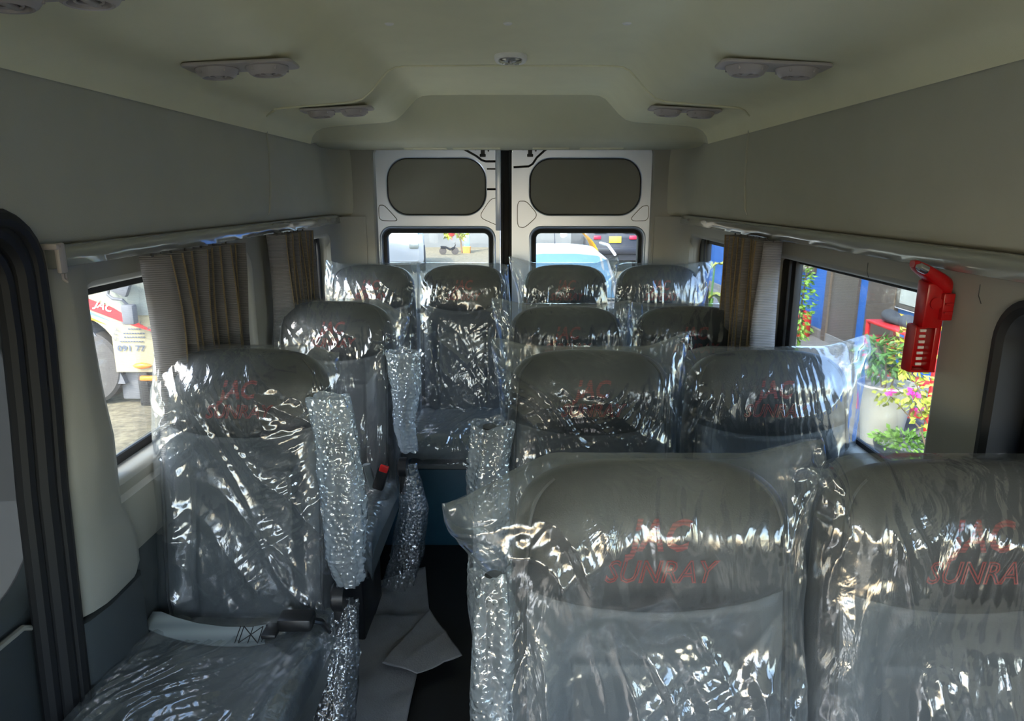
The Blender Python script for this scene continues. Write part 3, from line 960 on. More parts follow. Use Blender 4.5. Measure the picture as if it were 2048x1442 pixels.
def ht(h):
    h = np.asarray(h, float)
    k = np.clip((h - 0.84) / 0.16, 0, 1)
    k0 = np.clip((0.06 - h) / 0.06, 0, 1)
    return (ST / 2) * (1 - 0.10 * h) * np.clip(1 - k ** 2.4, 0, 1) ** 0.5 * (1 - 0.35 * k0 ** 2) + 1e-4


def front_bulge(x, h):
    ax = np.abs(x)
    bol = 0.020 * sstep(0.115, 0.165, ax) * sstep(0.02, 0.12, h) * (1 - sstep(0.60, 0.74, h))
    head = 0.022 * sstep(0.60, 0.76, h) * (1 - sstep(0.84, 1.0, h) * 0.6)
    lum = 0.012 * np.exp(-((h - 0.22) / 0.14) ** 2) * (1 - sstep(0.10, 0.16, ax))
    return bol + head + lum


def grooves(x, h):
    ax = np.abs(x); s = h * SL
    g = 0
    sm = SL - 0.215 + 0.9 * ax ** 2
    g = g + 0.007 * np.exp(-((s - sm) / 0.0055) ** 2) * (1 - sstep(0.17, 0.185, ax))
    hz = SL - 0.300
    g = g + 0.005 * np.exp(-((s - hz) / 0.005) ** 2) * (1 - sstep(0.112, 0.12, ax))
    g = g + 0.006 * np.exp(-((ax - 0.118) / 0.005) ** 2) * (1 - sstep(hz - 0.005, hz + 0.01, s)) * sstep(0.03, 0.06, s)
    g = g + 0.005 * np.exp(-((ax - 0.118 - (s - hz) * 0.75) / 0.005) ** 2) * sstep(hz - 0.005, hz, s) * (1 - sstep(hz + 0.07, hz + 0.08, s))
    g = g + 0.004 * np.exp(-((ax - 0.04) / 0.004) ** 2) * (1 - sstep(hz - 0.01, hz, s)) * sstep(0.10, 0.13, s) * 0.6
    return g


def front_n(x, h):
    w = hw(h)
    r = np.clip(1 - np.abs(x / w) ** 4.5, 0, 1) ** (1 / 2.6)
    return -ht(h) * r - front_bulge(x, h) * r + grooves(x, h) * r


def to_seat(x, s, n):
    x = np.asarray(x, float)
    return BASE + x[..., None] * np.array([1, 0, 0]) + np.asarray(s)[..., None] * DIR + np.asarray(n)[..., None] * NRM


def backrest_meshes():
    nu, nv = 91, 141
    hv = np.concatenate([np.linspace(0, 0.8, 90, endpoint=False), 1 - 0.2 * (1 - np.linspace(0, 1, 51)) ** 1.7])
    t = np.linspace(-1, 1, nu)
    u = np.sign(t) * (1 - (1 - np.abs(t)) ** 1.5)
    H, U = np.meshgrid(hv, u, indexing='ij')
    X = U * hw(H)
    P = to_seat(X, H * SL, front_n(X, H))
    nb = ht(H) * np.clip(1 - np.abs(U) ** 4.5, 0, 1) ** (1 / 2.6)
    Q = to_seat(X, H * SL, nb)
    main = MB().grid(P).grid(Q, True)
    me = main.data('backrest', angle=80)
    bm = bmesh.new(); bm.from_mesh(me); bmesh.ops.remove_doubles(bm, verts=bm.verts, dist=0.0004)
    bmesh.ops.recalc_face_normals(bm, faces=bm.faces); bm.to_mesh(me); bm.free()
    # piping
    pp_ = []
    for sg in (-1, 1):
        pts = []
        for h in np.concatenate([np.linspace(0.04, 0.8, 20), np.linspace(0.82, 0.965, 16)]):
            x = sg * 0.90 * hw(h)
            pts.append(to_seat(np.array(x), np.array(h * SL), front_n(np.array(x), np.array(h)) - 0.001))
        pp_.append(MB().tube(pts, 0.0036, 6).data('piping'))
    return me, pp_


ME_BACK, ME_PIPE = backrest_meshes()


def cushion_mesh():
    nx, ny = 49, 57
    u = np.linspace(-1, 1, nx)
    prof = []   # (y, z) around front roll: from back top to front bottom
    for y in np.linspace(0.05, -0.40, 36): prof.append((y, 0.462 + 0.018 * sstep(0.0, -0.38, y) if False else 0.462 + 0.018 * sstep(0.0, 0.38, -y)))
    for a in np.linspace(0, 115, 21)[1:]:
        prof.append((-0.40 - 0.055 * math.sin(R(a)), 0.480 - 0.060 + 0.060 * math.cos(R(a))))
    prof = np.array(prof)
    P = np.zeros((len(prof), nx, 3))
    for i, (y, z) in enumerate(prof):
        ed = np.clip(1 - np.abs(u) ** 7, 0, 1) ** 0.5
        bol = 0.014 * sstep(0.62, 0.86, np.abs(u))
        gr = 0.006 * np.exp(-((np.abs(u) - 0.62) / 0.03) ** 2) + 0.006 * np.exp(-((y + 0.20) / 0.006) ** 2) * (np.abs(u) < 0.62)
        P[i, :, 0] = u * 0.222
        P[i, :, 1] = y
        P[i, :, 2] = z - 0.05 * (1 - ed) + (bol - gr) * ed
    mb = MB().grid(P)
    # sides and bottom
    for sg in (0, -1):
        edge = P[:, sg, :]
        low = edge.copy(); low[:, 2] = 0.355
        mb.grid(np.stack([edge, low]))
    mb.box((0, -0.19, 0.352), (0.40, 0.46, 0.02))
    return mb.data('cushion', angle=60)


ME_CUSH = cushion_mesh()
ME_BASE = MB().box((0, -0.17, 0.335), (0.40, 0.40, 0.03), 0.006).data('seat_frame')
ME_BASEBOX = MB().box((0, -0.13, 0.16), (0.30, 0.30, 0.32), 0.01).data('seat_pedestal')


def logo_mesh():
    out = []
    V, F = text_data('JAC', 0.062, shear=0.28, width=0.098, bold=0.0018, res=2)
    out.append((V, F, -0.098, 'redlogo', 'logo_initials'))
    V2, F2 = text_data('SUNRAY', 0.045, shear=0.30, width=0.165, outline=0.0012, res=2)
    out.append((V2, F2, -0.150, 'redline', 'logo_name'))
    res = []
    for V, F, ds, m, nm in out:
        s = SL + ds + V[:, 1]
        P = to_seat(V[:, 0], s, front_n(V[:, 0], s / SL) - 0.0016 - V[:, 2])
        res.append((MB().add(P, F).data(nm, smooth=False), m, nm))
    return res


ME_LOGO = logo_mesh()
NU, NV = 170, 200


def cover_mesh(seed, earL, earR, sag=0.0, amp=1.0, wide=0.232, tent=0.0, slant=0.3):
    """a clear bag pulled over the backrest; earL/earR are where its two top corners stand out"""
    rs = np.random.RandomState(seed)
    u = np.linspace(-1, 1, NU); v = np.linspace(0, 1, NV)
    V, U = np.meshgrid(v, u, indexing='ij')
    TOP = SL + 0.010
    S = -0.035 + V * (TOP + 0.035)
    H = np.clip(S / SL, 0, 1)
    W = wide + 0.006 * gnoise(V * 5, V * 0 + seed, seed)
    X = U * W
    tk = (ST / 2 + 0.008)
    kt = np.clip((V - 0.84) / 0.16, 0, 1)
    shrink = np.clip(1 - kt ** 2.5, 0, 1) ** 0.5
    prof = np.clip(1 - np.abs(U) ** 3.6, 0, 1) ** (1 / 2.2)
    bul = front_bulge(X, H)
    nf = -(tk + bul + 0.004) * shrink * prof
    nb = tk * shrink * prof
    # creases
    wx = X + 0.02 * gnoise(X * 9, S * 7, seed + 3); ws = S + 0.03 * gnoise(X * 7, S * 6, seed + 4)
    ang = slant + 0.5 * gnoise(X * 3.0 + 7, S * 2.2, seed + 5)
    a1 = wx * np.cos(ang) + ws * np.sin(ang); b1 = -wx * np.sin(ang) + ws * np.cos(ang)
    a2 = wx * np.cos(-ang * 1.4) + ws * np.sin(-ang * 1.4); b2 = wx * np.sin(ang * 1.4) + ws * np.cos(ang * 1.4)
    mask = sstep(-0.22, 0.30, gnoise(X * 6.5, S * 5.0, seed + 6))
    fold = ridge(a1 * 13, b1 * 3.2, seed + 10) * 0.010
    fold2 = ridge(a2 * 24, b2 * 4.0, seed + 11) * 0.0035 + facets(a1 * 20, b1 * 5.5, seed + 14) * 0.0085
    crum = facets(a2 * 42, b2 * 17, seed + 12) * 0.0042 + facets(wx * 85, ws * 50, seed + 13) * 0.0014
    d = (fold * (0.35 + 0.65 * mask) + fold2 * (0.2 + 0.8 * mask) + crum * (0.25 + 0.75 * mask)) * amp
    # the film is drawn tight over the top edge
    d = d * (0.30 + 0.70 * (1 - sstep(0.82, 0.93, V) * (np.abs(U) < 0.8)))
    nf = nf - d
    # bottom gathers
    nf = nf - 0.010 * (1 - sstep(0.0, 0.10, V)) * ridge(X * 30, S * 20, seed + 20)
    out = []
    for nn, sgn in ((nf, -1), (nb, 1)):
        Xp, Sp, Np = X.copy(), S.copy(), nn.copy()
        # the film drops over the shoulders unless a corner stands out
        sh = sstep(0.70, 1.0, V) * sstep(0.55, 1.0, np.abs(U))
        Xp = Xp - 0.012 * sh * np.sign(U)
        for side, ear in ((-1, earL), (1, earR)):
            if ear is None: continue
            k = sstep(0.60, 1.0, U * side) * sstep(ear[3] if len(ear) > 3 else 0.72, 1.0, V)
            k = k ** 1.2
            Xp = Xp + k * (ear[0]) ; Sp = Sp + k * ear[2]; Np = Np + k * ear[1]
            cr = ridge(U * 9 + V * 14, V * 9 - U * 4, seed + 30 + side)
            Np = Np - sgn * 0 + k * 0.012 * (cr - 0.4)
        Sp = Sp + tent * sstep(0.9, 1.0, V) * np.abs(U)
        out.append(to_seat(Xp, Sp, Np))
    mb = MB().grid(out[0])
    st = 3
    Q = out[1][::st, ::st]
    mb.grid(Q, True)
    return mb.data('plastic_cover', angle=180)


def cush_cover_mesh(seed):
    nu, nv = 120, 150
    u = np.linspace(-1, 1, nu); t = np.linspace(0, 1, nv)
    T, U = np.meshgrid(t, u, indexing='ij')
    L_ = 0.60
    A = T * L_
    y = np.where(A < 0.45, 0.045 - A, 0)
    z = np.where(A < 0.45, 0.468 + 0.018 * sstep(0.04, 0.42, A), 0)
    a = np.clip((A - 0.45) / 0.062, 0, R(95))
    y = np.where(A >= 0.45, -0.405 - 0.060 * np.sin(a), y)
    z = np.where(A >= 0.45, 0.486 - 0.064 + 0.064 * np.cos(a) - np.clip((A - 0.45) - 0.062 * R(95), 0, 1), z)
    bol = 0.014 * sstep(0.62, 0.86, np.abs(U))
    ed = np.clip(1 - np.abs(U) ** 8, 0, 1) ** 0.5
    X = U * 0.229
    wx = X + 0.02 * gnoise(X * 8, A * 8, seed)
    ang = 0.5 + 0.6 * gnoise(X * 3, A * 3, seed + 1)
    a1 = wx * np.cos(ang) + A * np.sin(ang); b1 = -wx * np.sin(ang) + A * np.cos(ang)
    d = ridge(a1 * 16, b1 * 3, seed + 2) * 0.007 + ridge(a1 * 34, b1 * 8, seed + 3) * 0.003 + ridge(wx * 60, A * 50, seed + 4) * 0.0010
    z = z + (bol + 0.003 + d) * (0.4 + 0.6 * ed) - 0.055 * (1 - ed) * (A < 0.5)
    P = np.stack([X, y - d * (A > 0.45), z], -1)
    return MB().grid(P).data('cushion_film', angle=180)


ME_CUSHFILM = [cush_cover_mesh(5), cush_cover_mesh(6)]


def wrap_tube(path, radii, seed, n=44, m=70, flat=0.75, amp=0.006, tear=0.02):
    """crumpled wrap round a long thing; path of (x,y,z); radii along it"""
    P = np.array(path, float); k = np.linspace(0, len(P) - 1, m)
    i = np.clip(k.astype(int), 0, len(P) - 2); f = (k - i)[:, None]
    f = f * f * (3 - 2 * f)
    C = P[i] * (1 - f) + P[i + 1] * f
    rr = np.array(radii, float); rad = rr[i] * (1 - f[:, 0]) + rr[i + 1] * f[:, 0]
    a = np.linspace(0, 2 * np.pi, n + 1)
    A, Kk = np.meshgrid(a, np.linspace(0, 1, m))
    ln = np.linalg.norm(P[-1] - P[0])
    cx, sx = np.cos(A), np.sin(A)
    nz = ridge(cx * 1.2 + 5 + sx * 0.7, Kk * ln * 4 + sx * 1.3, seed) * amp * 1.8 + gnoise(cx * 1.7 + sx, Kk * ln * 8 + sx * 2, seed + 1) * amp * 1.8
    Rd = rad[:, None] + nz
    Rd[:, -1] = Rd[:, 0]
    X = C[:, 0][:, None] + Rd * cx
    Y = C[:, 1][:, None] + Rd * sx * flat
    Z = C[:, 2][:, None] + tear * gnoise(cx * 1.5 + 9, sx * 1.5 + Kk * 0, seed + 2) * (np.abs(Kk - 0.5) * 2) ** 3
    return MB().grid(np.stack([X, Y, Z], -1)).data('bubble_wrap', angle=180)


ME_ARM = MB().loft([[(0.017 * math.cos(a), 0.024 * math.sin(a) + 0.012 + z * 0.12, 0.60 + z) for a in np.linspace(0, 2 * math.pi, 12, endpoint=False)] for z in np.linspace(0, 0.34, 8)]).data('armrest')
ME_PIVOT = MB().lathe([(0.0, -0.016), (0.030, -0.016), (0.036, -0.010), (0.036, 0.016)], (0, 0, 0), 'x', 24).box((0, 0.0, -0.05), (0.024, 0.05, 0.10), 0.008).data('recliner_cover')
_n = [0]


def make_seat(x, y, label, earL=None, earR=None, dz=0.0, sc=1.0, arm=None, armwrap=None, lower=None, group='passenger seats wrapped in clear film', hazy=False, seed=1, amp=1.0, tent=0.0, slant=0.3, wide=0.232, army=0.0, sx=1.0):
    t = empty('passenger_seat', (x, y, 0.0))
    tag(t, label, 'seat', group)
    kids = []
    bk = put('backrest', ME_BACK, M['backleather'], t)
    kids.append(bk)
    for me in ME_PIPE: put('piping', me, M['piping'], bk)
    for me, m, nm in ME_LOGO: put(nm, me, M[m], bk)
    cs = put('cushion', ME_CUSH, M['leather2'], t)
    cf = put('cushion_film', ME_CUSHFILM[seed % 2], M['cushfilm'], cs)
    cf['label'] = 'clear plastic film on the cushion'
    put('seat_frame', ME_BASE, M['blackplastic'], t)
    put('seat_pedestal', ME_BASEBOX, M['blackplastic'], t)
    cv = put('plastic_cover', cover_mesh(seed, earL, earR, amp=amp, tent=tent, slant=slant, wide=wide), M['filmhazy' if hazy else 'film'], t)
    cv['label'] = 'crinkled clear plastic bag over the backrest'
    if dz:
        for o in t.children:
            o.location.z += dz
        # keep the pedestal on the floor
        for o in t.children:
            if o.name.startswith('seat_pedestal'): o.location.z -= 0.0
    if arm is not None:
        ar = put('armrest', ME_ARM, M['blackplastic'], t, (arm, army, 0.0))
        put('recliner_cover', ME_PIVOT, M['blackplastic'], t, (arm + (-0.012 if arm > 0 else 0.012), 0.0, 0.545))
        if armwrap is not None:
            bw = put('bubble_wrap', armwrap, M['bubble'], ar, (0, 0, 0))
            bw['label'] = 'bubble wrap rolled round the folded armrest'
    if lower is not None:
        lw = put('side_wrap', lower, M['bubbledark'], t, (arm, 0.0, 0.0))
        lw['label'] = 'loose bubble wrap hanging at the seat side'
    t.scale = (sx, 1.0, 1.0)
    return t


G = 'passenger seats wrapped in clear film'
# right-hand pairs, front row first
w1 = wrap_tube([(0, -0.03, 0.20), (0.0, 0.0, 0.5), (-0.002, 0.028, 0.75), (0.0, 0.055, 0.97)], [0.024, 0.026, 0.028, 0.030], 3, m=90, flat=1.3)
make_seat(0.232, 0.835, 'nearest dark seat in film, its bag corner jutting over the aisle', (-0.095, -0.01, -0.075, 0.66), (0.035, 0.0, 0.025, 0.8), arm=-0.236, army=0.06, armwrap=w1, seed=11, amp=1.5, hazy=True, slant=0.25)
make_seat(0.690, 0.835, 'nearest film-wrapped seat at the right, cut off by the photo edge', (0.0, 0, -0.02), (0.05, 0, 0.02), seed=12, amp=1.5, slant=0.1, hazy=True)
# second row
w2 = wrap_tube([(0.0, -0.01, 0.58), (0.0, 0.0, 0.74), (0.0, 0.02, 0.85), (0.006, 0.045, 0.955)], [0.034, 0.040, 0.044, 0.048], 7)
make_seat(0.216, 1.605, 'second-row aisle seat on the right with a bubble-wrapped armrest', (-0.035, 0, 0.022, 0.74), (0.035, 0, 0.035, 0.74), arm=-0.255, armwrap=w2, seed=13, amp=1.25, slant=0.5)
make_seat(0.672, 1.605, 'second-row window seat in front of the flower pots', (0.0, 0, -0.012), (0.045, 0, 0.030, 0.7), seed=14, amp=1.25, slant=0.08)
# third row
make_seat(0.203, 2.335, 'third-row aisle seat on the right, half hidden by the second row', (-0.045, 0, 0.02, 0.7), (0.02, 0, 0.012, 0.75), seed=15, slant=0.06)
make_seat(0.652, 2.335, 'third-row window seat beside the right curtain', (0.0, 0, 0.005), (0.02, 0, -0.01), seed=16, slant=0.12)
# left singles
wa = wrap_tube([(0.020, -0.01, 0.585), (0.012, -0.01, 0.66), (0.014, 0.005, 0.80), (0.002, 0.025, 0.92), (-0.022, 0.045, 1.04)], [0.022, 0.040, 0.048, 0.046, 0.040], 21)
la = wrap_tube([(-0.04, -0.14, 0.14), (-0.03, -0.10, 0.28), (-0.010, -0.03, 0.42), (0.006, 0.0, 0.53)], [0.060, 0.058, 0.040, 0.020], 22)
SEAT_A = make_seat(-0.642, 1.530, 'front left single seat with a lap belt lying across its cushion', (0.0, 0, 0.016), (0.010, 0, -0.02), arm=0.250, armwrap=wa, lower=la, seed=17, amp=1.15, slant=0.75, dz=0.018)
wb = wrap_tube([(0.02, -0.03, 0.62), (0.0, -0.02, 0.72), (0.012, 0.0, 0.84), (0.0, 0.02, 0.97)], [0.024, 0.034, 0.046, 0.052], 23)
lb_ = wrap_tube([(-0.03, -0.08, 0.12), (0.0, -0.06, 0.22), (0.03, -0.03, 0.40), (0.01, 0.0, 0.55)], [0.050, 0.055, 0.045, 0.018], 24)
SEAT_B = make_seat(-0.632, 2.365, 'second left single seat with the red buckle button at its side', (0.0, 0, 0.016, 0.8), (0.05, 0.0, -0.06, 0.66), arm=0.262, armwrap=wb, lower=lb_, seed=18, slant=0.3, dz=0.012)
# rear bench of four
RG = G
make_seat(-0.640, 3.085, 'leftmost seat of the rear row, bright film by the left window', (-0.01, 0, 0.012), (0.015, 0, 0.0), dz=0.075, seed=19, slant=0.2, sx=0.94)
make_seat(-0.218, 3.085, 'black rear-row seat facing the aisle with its cushion in view', (-0.01, 0, 0.0), (0.0, 0, -0.01), dz=0.075, seed=20, amp=0.9, slant=0.7, sx=0.94)
make_seat(0.250, 3.085, 'rear-row seat with two white pointed bag corners', (-0.055, 0, 0.030, 0.74), (0.045, 0, 0.035, 0.74), dz=0.075, hazy=True, seed=21, slant=0.1, sx=0.94)
make_seat(0.678, 3.085, 'rightmost seat of the rear row by the yellow-green plant', (0.0, 0, -0.01), (0.045, 0, 0.01, 0.7), dz=0.075, seed=22, slant=0.15, sx=0.94)


# lap belt, tongue and buckle on the front left seat
def belt_strip(pts, width, th=0.0022):
    rg = []
    for i, p in enumerate(pts):
        p = Vector(p)
        a = Vector(pts[max(0, i - 1)]); b = Vector(pts[min(len(pts) - 1, i + 1)])
        tn = (b - a).normalized(); side = tn.cross(Vector((0, -0.45, 0.9))).normalized()
        up = side.cross(tn)
        rg.append([p + side * width / 2 + up * th, p - side * width / 2 + up * th, p - side * width / 2 - up * th, p + side * width / 2 - up * th])
    return MB().loft(rg)


pts = [(-0.215, -0.045, 0.505), (-0.19, -0.055, 0.512), (-0.15, -0.07, 0.507), (-0.09, -0.085, 0.501), (-0.02, -0.095, 0.498), (0.05, -0.097, 0.499), (0.085, -0.090, 0.502)]
belt = belt_strip(pts, 0.047).build('lap_belt', M['webbing'], SEAT_A, angle=60)
belt['label'] = 'pale grey lap belt webbing'
for (a, b) in (((0.03, -0.115), (0.075, -0.075)), ((0.03, -0.075), (0.075, -0.115)), ((0.03, -0.115), (0.03, -0.075)), ((0.075, -0.115), (0.075, -0.075)), ((0.052, -0.115), (0.052, -0.075)), ((0.022, -0.115), (0.022, -0.075)), ((0.083, -0.112), (0.083, -0.072))):
    MB().tube([(a[0], a[1], 0.5035 + (a[1] + 0.095) * 0.42), (b[0], b[1], 0.5035 + (b[1] + 0.095) * 0.42)], 0.0011, 5).build('stitching', M['thread'], belt)
MB().box((0.098, -0.085, 0.507), (0.035, 0.052, 0.012), 0.004).build('tongue', M['blackplastic'], belt)
bk_ = MB().box((0.150, -0.060, 0.518), (0.082, 0.052, 0.034), 0.009).build('belt_buckle', M['blackplastic'], SEAT_A)
MB().tube([(0.188, -0.055, 0.515), (0.205, -0.045, 0.505), (0.215, -0.03, 0.47)], 0.012, 8, flat=0.5).build('buckle_stalk', M['blackplastic'], bk_)
bk2 = MB().box((0.190, -0.10, 0.545), (0.040, 0.030, 0.085), 0.008, Matrix.Rotation(R(18), 3, 'Y')).build('belt_buckle', M['blackplastic'], SEAT_B)
MB().box((0.205, -0.114, 0.585), (0.030, 0.012, 0.024), 0.003, Matrix.Rotation(R(18), 3, 'Y')).build('buckle_button', M['redbutton'], bk2)
MB().tube([(0.16, -0.09, 0.50), (0.15, -0.10, 0.56), (0.145, -0.11, 0.60)], 0.014, 8, flat=0.5).build('belt_tongue', M['webbing'], SEAT_B)
# sticker on the box under the aisle-facing rear seat
st = MB().box((-0.235, 2.795, 0.385), (0.05, 0.002, 0.028)).build('sticker', M['label'], smooth=False)
tag(st, 'small white sticker under the black rear-row seat', 'sticker')


# ------------------------------------------------------------------ wrap sheets lying in the aisle
def sheet(poly, z, seed, label, fold=None):
    P = np.array(poly, float)          # four corners, bilinear
    n = 36
    a, b = np.meshgrid(np.linspace(0, 1, n), np.linspace(0, 1, n))
    xy = (P[0] * ((1 - a) * (1 - b))[..., None] + P[1] * (a * (1 - b))[..., None] + P[2] * (a * b)[..., None] + P[3] * ((1 - a) * b)[..., None])
    zz = z + 0.010 * ridge(xy[..., 0] * 7, xy[..., 1] * 3, seed) + 0.006 * (gnoise(xy[..., 0] * 9, xy[..., 1] * 9, seed + 1) + 0.5)
    o = MB().grid(np.stack([xy[..., 0], xy[..., 1], zz], -1)).build('wrap_sheet', M['foam'], angle=180)
    md = o.modifiers.new('thickness', 'SOLIDIFY'); md.thickness = 0.003; md.offset = 1
    tag(o, label, 'wrapping sheet', 'loose wrap sheets on the aisle floor')
    return o


sheet([(-0.60, 2.24), (-0.285, 2.25), (-0.346, 2.60), (-0.60, 2.45)], 0.004, 2, 'grey bubble sheet lying furthest back on the aisle floor')
sheet([(-0.46, 1.55), (-0.285, 1.60), (-0.285, 2.255), (-0.62, 2.23)], 0.022, 4, 'grey bubble sheet lying nearest on the aisle floor')
sheet([(-0.40, 1.95), (-0.281, 1.90), (-0.146, 1.98), (-0.285, 2.25)], 0.042, 6, 'triangular flap of grey bubble sheet pointing across the aisle floor')


# ------------------------------------------------------------------ outside
M['gravel'] = mat('gravel', (0.115, 0.10, 0.062), 0.95, var=1.1, scale=16, bump=1.0, bscale=30)
M['cream'] = mat('cream_paint', (0.30, 0.265, 0.165), 0.5, var=0.02)
M['white'] = mat('white_paint', (0.34, 0.35, 0.355), 0.45, var=0.02)
M['stripe'] = mat('red_stripe', (0.62, 0.02, 0.03), 0.4)
M['bluestreak'] = mat('blue_streak', (0.10, 0.35, 0.60), 0.4)
M['orange'] = mat('orange_lens', (0.80, 0.22, 0.02), 0.3)
M['tyre'] = mat('tyre', (0.06, 0.056, 0.054), 0.85, var=0.2, scale=60)
M['underside'] = mat('grey_undercarriage', (0.10, 0.105, 0.12), 0.8, var=0.2, scale=10)
M['decal'] = mat('blue_black_lettering', (0.06, 0.08, 0.13), 0.5)
M['blue'] = mat('blue_wall_paint', (0.006, 0.075, 0.29), 0.6, var=0.10, scale=3, bump=0.2, bscale=30)
M['brown'] = ribbed('brown_shutter', (0.035, 0.027, 0.02), (0.08, 0.062, 0.045), 9, 'Y', 0.7)
M['browndoor'] = mat('dark_brown_door', (0.05, 0.042, 0.032), 0.5, var=0.15, scale=5)
M['yellow'] = mat('yellow_trim', (0.75, 0.52, 0.04), 0.5)
M['pane'] = mat('dim_pane', (0.22, 0.24, 0.22), 0.15)
M['pot'] = mat('white_glazed_pot', (0.33, 0.33, 0.28), 0.5, var=0.05, scale=12)
M['blackpot'] = mat('black_pot', (0.03, 0.034, 0.034), 0.5)
M['terracotta'] = mat('orange_crate', (0.50, 0.20, 0.05), 0.7, var=0.2)
M['leafyellow'] = mat('yellow_green_leaf', (0.27, 0.31, 0.03), 0.55, var=0.35, scale=5)
M['leafgreen'] = mat('green_leaf', (0.055, 0.15, 0.02), 0.55, var=0.4, scale=6)
M['leafbright'] = mat('bright_green_leaf', (0.13, 0.27, 0.03), 0.55, var=0.35, scale=6)
M['pink'] = mat('magenta_petal', (0.75, 0.03, 0.28), 0.6, var=0.2)
M['orangepetal'] = mat('orange_petal', (0.80, 0.14, 0.04), 0.6, var=0.2)
M['stem'] = mat('woody_stem', (0.16, 0.11, 0.07), 0.8)
M['shelfred'] = mat('red_plastic_shelf', (0.42, 0.02, 0.022), 0.4)
M['darkcloth'] = mat('dark_cloth', (0.028, 0.034, 0.04), 0.9, var=0.3, scale=20)
M['grey_wall'] = mat('grey_corrugated_wall', (0.11, 0.12, 0.125), 0.7, var=0.25, scale=2)
M['darkcar'] = mat('dark_car_paint', (0.022, 0.025, 0.032), 0.3, var=0.2)
M['carroof'] = mat('champagne_car_paint', (0.20, 0.195, 0.18), 0.5)
M['carglass'] = mat('car_glass', (0.05, 0.11, 0.16), 0.5)
M['darkglass'] = mat('dark_car_glass', (0.03, 0.035, 0.04), 0.1)
M['taillight'] = mat('tail_light', (0.70, 0.02, 0.05), 0.3)
M['plate'] = mat('yellow_plate', (0.85, 0.60, 0.05), 0.5)
M['bluepost'] = mat('pale_blue_post', (0.30, 0.48, 0.52), 0.6)
M['concrete'] = mat('concrete', (0.11, 0.11, 0.107), 0.9, var=0.15, scale=6)
M['rocks'] = mat('grey_pebbles', (0.30, 0.29, 0.26), 0.9, var=0.4, scale=30)
ZG = -0.65

struct(MB().box((0, 20, ZG - 0.05), (120, 120, 0.1)).build('ground', M['gravel'], smooth=False))
struct(MB().prism([(2.3, 3.0), (4.62, 3.0), (4.62, 18.0), (2.3, 18.0)], 0.06, lambda a, b, d: (a, b, ZG + d)).build('pavement', M['concrete'], smooth=False))

M['slab'] = mat('pale_concrete', (0.68, 0.66, 0.58), 0.9, var=0.06, scale=3)  # unseen pale slabs beside the van, added to bounce daylight onto the ceiling
struct(MB().box((-2.75, 0.4, ZG + 0.01), (3.3, 8.4, 0.04), 0.01).build('apron_left', M['slab'], smooth=False))
struct(MB().box((1.70, 0.0, ZG + 0.01), (1.5, 8.0, 0.04), 0.01).build('apron_right', M['slab'], smooth=False))


